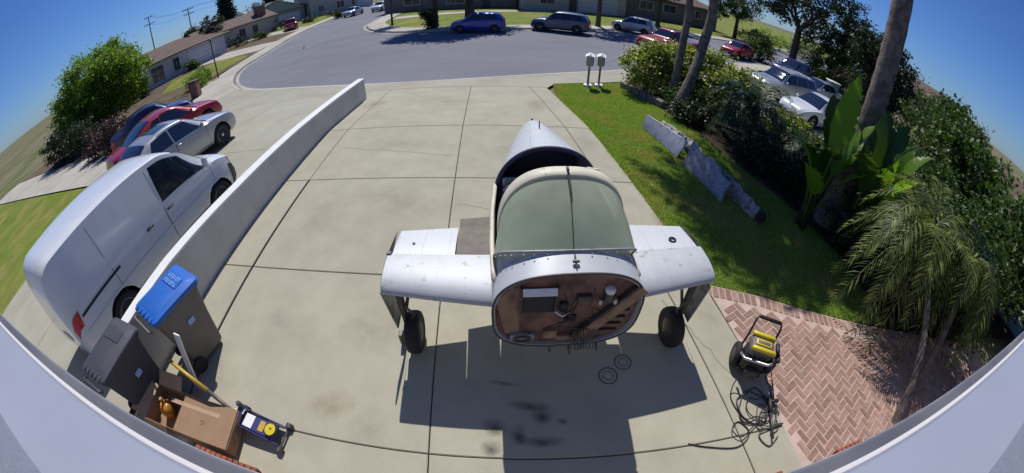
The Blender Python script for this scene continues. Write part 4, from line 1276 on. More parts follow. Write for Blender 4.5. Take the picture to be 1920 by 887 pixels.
G1 = 'cars parked on the left driveway'
car('cargo_van', 'white cargo van with black bumper parked beside the low wall', 'van', 'van', 'p_white', 4.70, 1.78, 1.92, (-6.44, 3.20, 0), R(-1.5), wheel_r=.33, handles='black', cargo=True)
car('silver_sedan', 'silver sedan with sunroof parked between white van and red car', 'car', 'sedan', 'p_silver', 4.90, 1.84, 1.46, (-9.45, 6.62, 0), R(-7), G1, sunroof=True)
car('red_coupe', 'red two-door car parked beyond the silver sedan', 'car', 'coupe', 'p_red', 4.85, 1.86, 1.45, (-11.95, 8.55, 0), R(-15), G1)
car('navy_car', 'dark navy car parked farthest left beyond the red car', 'car', 'sedan', 'p_navy', 4.5, 1.78, 1.46, (-16.3, 11.1, -.2), R(-33), G1)
G2 = 'cars parked along the far kerb'
SZ = -0.575
car('blue_hatchback', 'bright blue hatchback in tree shade at the far kerb', 'car', 'hatch', 'p_blue', 4.0, 1.74, 1.52, (-2.75, 28.0, SZ), R(90), G2, far=True, wheel_r=.31)
car('slate_crossover', 'dark slate blue crossover parked at the far kerb in sunlight', 'car', 'suv', 'p_slate', 4.45, 1.84, 1.62, (3.35, 29.2, SZ), R(72), G2, far=True, wheel_r=.35)
car('compact_car', 'small silver compact car at the far kerb right of the crossover', 'car', 'hatch', 'p_silver', 3.9, 1.72, 1.5, (10.3, 33.4, SZ), R(58), G2, far=True, wheel_r=.31)
G3 = 'cars far up the left street'
car('pale_sedan', 'pale silver car nearer of two parked far up the street', 'car', 'sedan', 'p_silver', 4.6, 1.8, 1.5, (-25.2, 57.5, SZ), R(175), G3, far=True)
car('white_sedan', 'white car farther of two parked far up the street', 'car', 'suv', 'p_white', 4.6, 1.8, 1.6, (-21.6, 60.5, SZ), R(175), G3, far=True)
car('dark_pickup', 'dark red pickup truck on the far left house drive', 'pickup truck', 'pickup', 'p_red', 5.2, 1.9, 1.75, (-33.0, 51.2, -.45), R(38), far=True, wheel_r=.38)
car('red_pickup', 'red pickup truck half hidden behind the flowering shrubs', 'pickup truck', 'pickup', 'p_red', 5.3, 1.95, 1.75, (10.2, 24.2, SZ), R(118), far=True, wheel_r=.38)
car('red_hatchback', 'small red car parked on the street beyond the round shrub', 'car', 'sedan', 'p_red', 4.3, 1.75, 1.45, (19.0, 29.6, SZ), R(122), far=True)
car('silver_suv', 'silver suv with roof bars in the right driveway', 'car', 'suv', 'p_silver', 4.8, 1.86, 1.70, (14.1, 16.6, -.45), R(98), 'cars in the right driveway', wheel_r=.36, rack=True)
car('silver_coupe', 'silver car behind the roof-barred suv in the right driveway', 'car', 'sedan', 'p_silver', 4.6, 1.8, 1.45, (19.2, 18.9, -.45), R(100), 'cars in the right driveway')
car('black_suv', 'dark navy suv parked beyond the silver cars on the right', 'car', 'suv', 'p_navy', 4.7, 1.86, 1.68, (21.0, 24.0, -.45), R(110), 'cars in the right driveway', far=True, wheel_r=.36)
car('white_car', 'white car nearest in the right driveway behind the cycads', 'car', 'sedan', 'p_white', 4.6, 1.8, 1.42, (13.6, 12.9, -.36), R(98), 'cars in the right driveway')
# ------------------------------------------------------------------ wheelie bins
def bin_(name, label, loc, rz, bodym, lidm, letters=False):
    t = thing(name, label, 'bin', loc, rz, 'wheelie bins')
    rows = []
    for z, w, d, yo in ((.06, .46, .50, 0), (.09, .48, .52, 0), (.55, .54, .62, .01), (.93, .59, .72, .02), (.94, .63, .76, .02), (.985, .63, .76, .02), (.985, .57, .70, .02)):
        r = .05; pts = []
        for (sx, sy, a0) in ((1, 1, 0), (-1, 1, 90), (-1, -1, 180), (1, -1, 270)):
            for k in range(4):
                a = R(a0 + 30 * k)
                pts.append((sx * (w / 2 - r) + r * math.cos(a), yo + sy * (d / 2 - r) + r * math.sin(a), z))
        rows.append(pts)
    mb = MB(); mb.grid(rows, close=True); mb.f.append(tuple(reversed(range(16)))); mb.build('body', bodym, t, smooth=R(40))
    rows = []
    for z, w, d in ((.975, .66, .80), (1.00, .67, .81), (1.025, .65, .78), (1.045, .54, .64), (1.06, .50, .58)):
        r = .06; pts = []
        for (sx, sy, a0) in ((1, 1, 0), (-1, 1, 90), (-1, -1, 180), (1, -1, 270)):
            for k in range(4):
                a = R(a0 + 30 * k); pts.append((sx * (w / 2 - r) + r * math.cos(a), .03 + sy * (d / 2 - r) + r * math.sin(a), z))
        rows.append(pts)
    mb = MB(); mb.grid(rows, close=True); n = len(mb.v); mb.f.append(tuple(range(n - 16, n))); mb.f.append(tuple(reversed(range(16))))
    lid = mb.build('lid', lidm, t, smooth=R(35))
    mb = MB(); mb.bbox((0, .20, 1.062), (.40, .16, .02), .008); mb.build('lid_panel', lidm, lid)
    for k in range(5):
        mb = MB(); mb.bbox((-.22 + .11 * k, -.345, 1.035), (.045, .08, .03), .01); mb.build('hinge_lug', lidm, lid)
    mb = MB(); mb.tube([(-.25, -.42, .93), (-.25, -.455, .965), (.25, -.455, .965), (.25, -.42, .93)], .016, 8); mb.build('handle', bodym, t, smooth=True)
    for s in (-1, 1):
        mb = MB(); mb.lathe([(.05, -.025), (.105, -.025), (.11, 0), (.105, .025), (.05, .025)], (s * .27, -.24, .108), 20, 'X'); mb.build('wheel', 'rubber', t, smooth=R(50))
    mb = MB(); mb.tube([(-.27, -.24, .108), (.27, -.24, .108)], .012, 6); mb.build('axle', 'dkmetal', t)
    mb = MB(); mb.bbox((.295, .05, .66), (.004, .10, .07), .001, m=Matrix.Rotation(R(-7), 3, 'Y')); mb.build('emblem', 'bintext', t)
    if letters:
        for r_ in range(2):
            for k in range(6):
                mb = MB(); mb.bbox((-.135 + .054 * k, .245 - .085 * r_, 1.0745), (.012, .052, .003), .001)
                if (k + r_) % 3 != 0: mb.bbox((-.120 + .054 * k, .265 - .085 * r_, 1.0745), (.022, .012, .003), .001)
                if (k + r_) % 2 == 0: mb.bbox((-.120 + .054 * k, .225 - .085 * r_, 1.0745), (.022, .012, .003), .001)
                mb.build('raised_letter', 'bintext', lid)
    return t
bin_('recycling_bin', 'grey wheelie bin with bright blue lid at the end of the wall', (-3.93, 1.72, 0), R(-16), 'bingrey', 'binblue', True)
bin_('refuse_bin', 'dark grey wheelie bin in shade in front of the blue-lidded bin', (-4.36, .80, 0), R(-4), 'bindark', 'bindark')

# ------------------------------------------------------------------ cardboard carton with an open end, jug inside
cb = thing('cardboard_box', 'long brown cardboard carton with its flaps open at one end', 'box', (-3.38, .70, 0.085), R(3))
cb.rotation_euler = (0, R(6.5), R(3))
Lb, Wb, Hb = 1.26, .46, .21
open_w = .50
def slab_(name, c, s, m='card', mt=None, parent=cb):
    mb = MB(); mb.bbox(c, s, .002, m=mt); return mb.build(name, m, parent)
slab_('bottom', (0, 0, .004), (Lb, Wb, .008))
for s in (-1, 1): slab_('side', (0, s * Wb / 2, Hb / 2), (Lb, .008, Hb))
slab_('end', (Lb / 2, 0, Hb / 2), (.008, Wb - .01, Hb)); slab_('end', (-Lb / 2, 0, Hb / 2), (.008, Wb - .01, Hb))
slab_('top', (open_w / 2 - .01, 0, Hb + .004), (Lb - open_w, Wb + .008, .008))
slab_('flap', (-Lb / 2 - .11, 0, Hb + .03), (.24, Wb * .95, .006), 'card_in', Matrix.Rotation(R(18), 3, 'Y'))
slab_('flap', (-Lb / 2 + .20, Wb / 2 + .07, Hb + .05), (.40, .18, .006), 'card_in', Matrix.Rotation(R(35), 3, 'X'))
slab_('flap', (-Lb / 2 + .20, -Wb / 2 - .07, Hb - .04), (.40, .17, .006), 'card', Matrix.Rotation(R(48), 3, 'X'))
mb = MB(); mb.tube([(.22 + .022 * math.cos(a), -.03 + .022 * math.sin(a), Hb + .010) for a in [2 * PI * k / 14 for k in range(15)]], .003, 5); mb.build('printed_ring', 'dkmetal', cb)
mb = MB(); mb.box((.05, .10, Hb + .0095), (.74, .05, .002)); mb.build('packing_tape', 'card_in', cb)
jug_scale = .72
jug = thing('orange_jug', 'orange plastic jug standing in the open end of the carton', 'jug', (-3.78, .68, .15), R(25))
mb = MB(); mb.bbox((0, 0, .13), (.20, .26, .26), .05); mb.build('body', 'orange', jug, smooth=R(60))
mb = MB(); mb.lathe([(.045, .26), (.04, .29), (.028, .30), (.028, .33)], (0, .06, 0), 16); mb.build('neck', 'orange', jug, smooth=R(40))
mb = MB(); mb.tube([(0, -.10, .25), (0, -.09, .31), (0, .0, .32), (0, .03, .28)], .018, 8); mb.build('handle', 'orange', jug, smooth=True)
mb = MB(); mb.lathe([(.032, .33), (.032, .36), (.02, .365)], (0, .06, 0), 14); mb.build('cap', 'card_in', jug, smooth=R(40))
jug.scale = (jug_scale,) * 3
# planks and blocks the carton rests on
for nm, lab, c, s, rz, m in (('foam_block', 'pale foam block under the near edge of the carton', (-3.66, .42, .06), (.50, .20, .12), R(3), 'foam'),
                             ('timber_block', 'timber block under the far edge of the carton', (-3.80, .80, .06), (.40, .12, .12), R(4), 'wood'),
                             ('white_plank', 'short white plank lying behind the carton beside the floor jack', (-2.78, .97, .05), (.30, .07, .10), R(-6), 'white')):
    mb = MB(); mb.bbox((0, 0, 0), s, .008); o = mb.build(nm, m); o.location = c; o.rotation_euler = (0, 0, rz); tag(o, lab, 'block')
lv = thing('long_handle', 'yellow painted tool handle leaning over the carton', 'tool', (0, 0, 0))
mb = MB(); mb.tube([(-3.72, 1.14, .62), (-3.12, 1.02, .40)], [.022, .026], 10); mb.build('shaft', 'mustard', lv, smooth=True)
mb = MB(); mb.tube([(-3.12, 1.02, .40), (-2.66, .90, .03)], [.024, .020], 8); mb.build('lower_shaft', 'dkmetal', lv, smooth=True)
bd = thing('white_board', 'narrow white board leaning upright beside the blue-lidded bin', 'board', (0, 0, 0))
mb = MB(); mb.bbox((0, 0, 0), (.10, .022, .84), .004, m=Matrix.Rotation(R(-16), 3, 'X') @ Matrix.Rotation(R(10), 3, 'Y')); o = mb.build('plank', 'white', bd); o.location = (-3.62, 1.26, .42)

# ------------------------------------------------------------------ floor jack
jk = thing('floor_jack', 'dark blue floor jack with yellow round pad on the driveway', 'floor jack', (-2.50, .90, 0), R(-7))
for s in (-1, 1):
    mb = MB(); prof = [(-.30, .05), (-.30, .16), (-.18, .17), (.22, .12), (.30, .09), (.30, .045)]
    n = len(prof); vs = [(x, s * .105 - .005, z) for x, z in prof] + [(x, s * .105 + .005, z) for x, z in prof]
    mb.add(vs, [tuple(range(n)), tuple(range(2 * n - 1, n - 1, -1))] + [(i, (i + 1) % n, n + (i + 1) % n, n + i) for i in range(n)])
    mb.build('side_plate', 'jackblue', jk)
mb = MB(); mb.bbox((-.02, 0, .105), (.50, .19, .05), .015); mb.build('cover_plate', 'jackblue', jk)
mb = MB(); mb.bbox((-.14, 0, .134), (.13, .15, .006), .002); mb.build('label_plate', 'white', jk)
mb = MB(); mb.bbox((.045, 0, .134), (.075, .12, .006), .002); mb.build('label_plate', 'mustard', jk)
mb = MB(); mb.lathe([(.075, 0), (.082, .02), (.070, .034), (.0, .034)], (.185, 0, .135), 24); pd = mb.build('saddle', 'black', jk, smooth=R(40))
mb = MB(); mb.lathe([(.064, .034), (.064, .040), (.02, .041)], (.185, 0, .135), 24); mb.build('saddle_pad', 'yellow', pd)
mb = MB(); mb.lathe([(.012, .041), (.012, .047)], (.19, .01, .135), 8); mb.build('pad_stud', 'dkmetal', pd)
for x, r, w, m in ((.30, .042, .05, 'dkmetal'), (-.31, .045, .035, 'black')):
    for s in (-1, 1):
        mb = MB(); mb.lathe([(r * .4, -w / 2), (r, -w / 2), (r, w / 2), (r * .4, w / 2)], (x, s * .14, r), 16, 'Y'); mb.build('wheel', m, jk, smooth=R(40))
mb = MB(); mb.tube([(.30, -.14, .042), (.30, .14, .042)], .013, 8); mb.build('front_axle', 'dkmetal', jk)
mb = MB(); mb.bbox((-.265, 0, .19), (.07, .26, .05), .015); mb.build('handle_yoke', 'jackblue', jk)
mb = MB(); mb.lathe([(.03, 0), (.032, .06), (.026, .075)], (-.27, .10, .20), 12); mb.build('release_valve', 'dkmetal', jk, smooth=R(40))
mb = MB(); mb.tube([(-.255, -.07, .17), (-.20, -.32, .10)], [.024, .019], 10); mb.build('handle_socket', 'wood', jk, smooth=True)

# ------------------------------------------------------------------ pressure washer
pw = thing('pressure_washer', 'black and yellow pressure washer with carrying handle on the brick patio edge', 'pressure washer', (2.74, 1.80, 0), R(-28))
def pb(name, c, s, m, b=.015, rot=None, parent=pw, sm=R(50)):
    mb = MB(); mb.bbox(c, s, b, m=rot); return mb.build(name, m, parent, smooth=sm)
pb('base', (0, 0, .09), (.34, .30, .06), 'black', .02)
pb('lower_housing', (0, -.02, .24), (.30, .27, .26), 'black', .04)
eng = pb('motor_cover', (0, 0, .42), (.30, .26, .12), 'bingrey', .03)
for y in (-.105, .105): pb('yellow_panel', (0, y, .487), (.30, .055, .05), 'yellow', .012)
pb('name_plate', (0, 0, .487), (.20, .085, .014), 'yellow', .004)
pb('plate_inset', (0, 0, .495), (.16, .045, .008), 'bingrey', .003)
for k in range(4): pb('cooling_fin', (-.09 + .06 * k, -.138, .40), (.03, .012, .07), 'dkmetal', .003)
for s in (-1, 1):
    mb = MB(); mb.lathe([(.05, -.03), (.125, -.032), (.14, -.012), (.14, .012), (.125, .032), (.05, .03)], (s * .20, .05, .14), 24, 'X'); w_ = mb.build('wheel', 'rubber', pw, smooth=R(50))
    mb = MB(); mb.lathe([(.02, -.036), (.065, -.03), (.065, .03), (.02, .036)], (s * .20, .05, .14), 16, 'X'); mb.build('hub', 'dkmetal', w_)
mb = MB(); mb.tube([(-.20, .05, .14), (.20, .05, .14)], .012, 6); mb.build('axle', 'dkmetal', pw)
mb = MB(); mb.tube([(-.17, .12, .10), (-.17, .14, .40), (-.17, .20, .58), (-.15, .23, .63), (.15, .23, .63), (.17, .20, .58), (.17, .14, .40), (.17, .12, .10)], .014, 8); h_ = mb.build('handle', 'black', pw, smooth=True)
mb = MB(); mb.tube([(-.14, .231, .632), (.14, .231, .632)], .022, 10); mb.build('grip', 'rubber', h_, smooth=True)
pb('detergent_tank', (.19, -.10, .30), (.09, .15, .20), 'black', .025)
pb('pump', (0, -.19, .17), (.16, .10, .11), 'dkmetal', .02)
mb = MB(); mb.tube([(.15, -.20, .44), (.10, -.21, .40), (-.18, -.18, .36), (-.22, -.10, .34)], .018, 8); mb.build('lance', 'steel', pw, smooth=True)
for (x, y, z) in ((.20, .02, .46), (.24, -.06, .40)): pb('spray_grip', (x, y, z), (.05, .14, .05), 'black', .015)
# hoses on the ground
def loops(name, label, m, r, pts, cat='hose'):
    P = dense([(p[0], p[1]) for p in pts], .03)
    mb = MB(); Z = np.interp(np.linspace(0, 1, len(P)), np.linspace(0, 1, len(pts)), [p[2] if len(p) > 2 else r + .004 for p in pts])
    mb.tube([(x, y, z) for (x, y), z in zip(P, Z)], r, 6)
    o = mb.build(name, m, smooth=True)
    return tag(o, label, cat)
def coil(cx, cy, n, r0, jit, z=.01):
    out = []
    for k in range(n * 10):
        a = 2 * PI * k / 10
        rr = r0 * (1 + .25 * math.sin(k * .37)) + random.uniform(-jit, jit)
        out.append((cx + rr * math.cos(a), cy + rr * .85 * math.sin(a) - .01 * k / 10, z + .012 * (k // 10) + random.uniform(0, .008)))
    return out
loops('pressure_hose', 'thin black pressure hose coiled in loops in front of the pressure washer', 'black', .007,
      [(2.60, 1.62, .30), (2.45, 1.58, .12), (2.40, 1.40), (2.50, 1.15), (2.72, 1.05)] + coil(2.68, 1.28, 3, .20, .05) + [(2.52, 1.02), (2.36, .95), (2.28, 1.05), (2.40, 1.14), (2.50, .98), (2.30, .86), (1.95, .93), (1.75, 1.0)])
loops('garden_hose', 'grey hose tangled beside the black one on the concrete', 'dkmetal', .008,
      [(2.86, 1.64, .22), (2.98, 1.50, .05), (2.96, 1.30)] + coil(2.80, 1.12, 2, .15, .05) + [(2.62, .95), (2.70, .78), (2.86, .86)])
loops('power_cord', 'black power cord running back from the washer over the bricks', 'black', .006,
      [(2.95, 1.75, .25), (3.05, 1.6, .04), (3.00, 1.35, .012), (2.92, 1.10, .012), (2.9, .95, .012), (2.76, .9, .012)], 'cord')
gun = thing('spray_gun', 'black trigger spray gun lying in the tangle of hoses', 'spray gun', (2.82, 1.08, .03), R(75))
mb = MB(); mb.tube([(-.25, 0, .02), (.10, 0, .02)], .013, 8); mb.build('barrel', 'dkmetal', gun, smooth=True)
mb = MB(); mb.bbox((.16, 0, .025), (.18, .045, .06), .015); mb.build('stock', 'black', gun, smooth=R(50))
mb = MB(); mb.bbox((.22, -.07, .02), (.05, .14, .04), .014, rz=R(15)); mb.build('grip', 'black', gun, smooth=R(50))
mb = MB(); mb.tube([(.13, -.02, .02), (.14, -.09, .02), (.20, -.11, .02)], .006, 6); mb.build('trigger_guard', 'black', gun)
for k, (cx, cy, r_) in enumerate(((1.03, 1.86, .105), (1.22, 2.02, .10))):   # rusty ring marks left on the concrete
    for rr in (r_, r_ * .55):
        mb = MB()
        a_ = [2 * PI * q / 30 for q in range(31)]
        mb.grid([[(cx + rr * math.cos(a), cy + rr * math.sin(a), .0025) for a in a_], [(cx + rr * .86 * math.cos(a), cy + rr * .86 * math.sin(a), .0025) for a in a_]])
        mb.build('ring_mark', 'stain', drive)
for k, (cx, cy, rx, ry) in enumerate(((-.12, 1.30, .14, .12), (.20, 1.53, .26, .07), (.32, 1.43, .13, .12), (.10, 1.22, .10, .14), (.32, 1.15, .26, .07), (.52, 1.36, .07, .05), (-.15, 1.08, .12, .10), (-.05, 1.78, .22, .03))):
    blot('oil_spot', cx, cy, rx, ry, drive, 'oil', .007 + .0003 * k, random.uniform(-.2, .2))

# ------------------------------------------------------------------ aircraft panels lying on the lawn
def panel_obj(name, label, corners, m, ribs=0, jag=0.0, thick=.03):
    t = thing(name, label, 'aircraft part', (0, 0, 0), 0, 'aircraft parts on the lawn')
    A, B, Cc, D = [Vector(c) for c in corners]            # lower front, lower back end, upper back end, upper front
    nrm = (B - A).cross(D - A).normalized() * thick
    nu, nv = 10, 4
    dent = {(i, j): (random.uniform(-1, 1) * jag, random.uniform(-1, 1) * jag) for i in range(nu + 1) for j in range(nv + 1)}
    upv = (D - A).normalized(); nn_ = nrm.normalized()
    def P(u, v, o):
        a_, b_ = dent[(int(round(u * nu)), int(round(v * nv)))]
        e = upv * (b_ * 1.6 if v > .99 else 0)
        return tuple((A.lerp(B, u)).lerp(D.lerp(Cc, u), v) + nrm * (o + .5 * math.sin(PI * v)) + nn_ * a_ + e)
    mb = MB()
    mb.grid([[P(i / nu, j / nv, 0) for j in range(nv + 1)] for i in range(nu + 1)])
    mb.grid([[P(i / nu, j / nv, -1) for j in range(nv + 1)] for i in range(nu + 1)])
    mb.grid([[P(i / nu, 0, o) for i in range(nu + 1)] for o in (0, -1)]); mb.grid([[P(i / nu, 1, o) for i in range(nu + 1)] for o in (0, -1)])
    mb.grid([[P(0, j / nv, o) for j in range(nv + 1)] for o in (0, -1)]); mb.grid([[P(1, j / nv, o) for j in range(nv + 1)] for o in (0, -1)])
    mb.build('skin', m, t, smooth=R(40))
    for k in range(ribs):
        u = (k + .5) / ribs
        mb = MB(); mb.tube([P(u, .03, .3), P(u, .5, .35), P(u, .97, .3)], .012, 6); mb.build('rib', 'alu_dirty', t)
    mb = MB(); mb.tube([P(i / nu, 1, -.4) for i in range(nu + 1)], .016, 6); mb.build('edge_tube', 'alu_dull', t, smooth=True)
    return t
panel_obj('flap_panel', 'long smooth grey aircraft flap, farthest of the pieces on the lawn', [(3.24, 8.55, .01), (3.60, 6.95, .01), (3.80, 7.03, .36), (3.34, 8.62, .33)], 'alu_dull')
panel_obj('aileron_panel', 'narrow grey aircraft panel lying behind the long flap', [(3.62, 8.50, .03), (4.10, 7.20, .03), (4.26, 7.30, .20), (3.78, 8.58, .22)], 'alu_dirty', 5, .015)
panel_obj('wing_fragment', 'mottled grey wing fragment in the middle of the lawn pieces', [(3.63, 6.62, .0), (3.88, 5.22, .01), (4.06, 5.38, .36), (3.82, 6.82, .48)], 'alu_mottle', 0, .030, thick=.05)
panel_obj('tail_fragment', 'dark ribbed aircraft frame, nearest of the pieces on the lawn', [(4.06, 6.05, .01), (4.40, 4.70, .01), (4.52, 4.80, .20), (4.20, 6.15, .30)], 'alu_dirty', 7, .022)
mb = MB(); mb.lathe([(.03, -.05), (.10, -.05), (.11, 0), (.10, .05), (.03, .05)], (0, 0, 0), 18, 'X'); tw = mb.build('castor', 'rubber', smooth=R(50)); tw.location = (4.50, 4.66, .112); tw.rotation_euler = (0, 0, R(30)); tag(tw, 'small black wheel lying at the near end of the lawn pieces', 'wheel')

# ------------------------------------------------------------------ mailboxes
def mailbox(x, y, lab):
    z = zg(y)
    t = thing('mailbox', lab, 'mailbox', (x, y, z), R(-14), 'mailboxes at the kerb end of the lawn')
    mb = MB(); mb.bbox((0, 0, .04), (.30, .30, .08), .015); mb.build('footing', 'white', t)
    mb = MB(); mb.bbox((0, 0, .41), (.075, .075, .68), .006); mb.build('post', 'wall_brown', t)
    mb = MB(); mb.bbox((0, .02, .80), (.13, .40, .03), .006); mb.build('bracket', 'white', t)
    mb = MB(); mb.bbox((.01, .02, 1.00), (.26, .44, .34), .02); b = mb.build('box', 'alu_dull', t)
    mb = MB(); w, l = .34, .56
    mb.add([(-w / 2, -l / 2, 1.17), (w / 2, -l / 2, 1.17), (w / 2, l / 2, 1.17), (-w / 2, l / 2, 1.17), (-.02, -l / 2, 1.235), (.02, -l / 2, 1.235), (.02, l / 2, 1.235), (-.02, l / 2, 1.235)],
           [(0, 3, 2, 1), (0, 1, 5, 4), (2, 3, 7, 6), (1, 2, 6, 5), (3, 0, 4, 7), (4, 5, 6, 7)]); mb.build('roof', 'white', t)
    mb = MB(); mb.bbox((.02, -.24, 1.26), (.025, .03, .10), .005); mb.build('flag', 'dkmetal', t)
    mb = MB(); mb.bbox((.01, .245, 1.0), (.20, .012, .26), .004); mb.build('door', 'white', b)
mailbox(2.63, 13.20, 'white-roofed mailbox on a post, left of the pair on the lawn')
mailbox(3.07, 13.36, 'white-roofed mailbox on a post, right of the pair on the lawn')
bw = thing('bed_border', 'low grey block border at the foot of the flowering shrubs', 'wall', (0, 0, 0))
pts = [(4.05, 13.6), (4.25, 12.7), (4.5, 11.8), (4.72, 10.9)]
D_ = dense(pts, .42)
mb = MB(); mb.bbox((0, 0, .11), (.20, .40, .24), .015); bbm = mb.mesh('block', 'wall_brown')
for a, b in zip(D_[:-1], D_[1:]):
    o = link('block', bbm, bw); o.location = ((a[0] + b[0]) / 2, (a[1] + b[1]) / 2, zg((a[1] + b[1]) / 2)); o.rotation_euler = (0, 0, math.atan2(b[1] - a[1], b[0] - a[0]) - PI / 2)

# street furniture
lp = thing('street_post', 'thin dark post standing at the left street corner', 'post', (-21.9, 22.3, -.45))
mb = MB(); mb.tube([(0, 0, 0), (0, 0, 3.0)], [.06, .045], 8); mb.build('pole', 'dkmetal', lp)
mb = MB(); mb.bbox((0, 0, 3.05), (.20, .20, .14), .03); mb.build('lamp_head', 'dkmetal', lp)
rb = thing('brown_bin', 'dark reddish brown bin standing at the left pavement edge', 'bin', (-19.7, 17.6, -.45), R(20))
mb = MB(); mb.bbox((0, 0, .52), (.62, .62, 1.0), .05); mb.build('body', 'chimney', rb)
mb = MB(); mb.bbox((0, 0, 1.06), (.70, .70, .08), .03); mb.build('lid', 'fascia', rb)
tb = thing('teal_bin', 'teal green bin standing beyond the cars on the right', 'bin', (24.6, 22.8, -.45), R(-20))
mb = MB(); mb.bbox((0, 0, .55), (.95, .95, 1.1), .05); mb.build('body', 'teal', tb)
mb = MB(); mb.bbox((0, 0, 1.14), (1.05, 1.05, .10), .03); mb.build('lid', 'white', tb)
def pole(x, y, h, lab, rz, arms):
    t = thing('utility_pole', lab, 'utility pole', (x, y, -.6), rz, 'utility poles on the skyline')
    mb = MB(); mb.tube([(0, 0, 0), (0, 0, h)], [.20, .13], 8); mb.build('pole', 'bark', t)
    for z, w in arms:
        mb = MB(); mb.bbox((0, .15, z), (w, .14, .16), .02); a = mb.build('cross_arm', 'bark', t)
        for k in (-1, -.5, .5, 1):
            mb = MB(); mb.lathe([(.06, 0), (.09, .12), (.04, .25)], (k * w / 2 * .92, .15, z + .08), 8); mb.build('insulator', 'dkmetal', a)
pole(-84, 79, 12.0, 'utility pole with two crossarms above the brown roofs, right of two', R(40), ((11.6, 3.2), (10.3, 3.0)))
pole(-96, 74, 14.5, 'utility pole with crossarm above the left tree, left of two', R(40), ((14.2, 2.6), (12.2, 3.4)))

for k, (dx, z) in enumerate(((-1.4, 10.55), (0.6, 11.85), (1.4, 11.85))):
    c, s_ = math.cos(R(40)), math.sin(R(40))
    A = Vector((-84 + dx * c, 79 + dx * s_, z - .4)); B = Vector((-96 + dx * c, 74 + dx * s_, z + 1.6)); E_ = Vector((-60 + dx * c, 96 + dx * s_, z - .2))
    mb = MB()
    for P, Q in ((A, B), (A, E_)):
        mb.tube([P.lerp(Q, t / 8) - Vector((0, 0, 1.0 * 4 * (t / 8) * (1 - t / 8))) for t in range(9)], .022, 4)
    o = mb.build('overhead_wire', 'black'); tag(o, 'thin overhead wire, ' + ('lowest', 'middle', 'outermost')[k] + ' of three strung between the utility poles', 'wire')
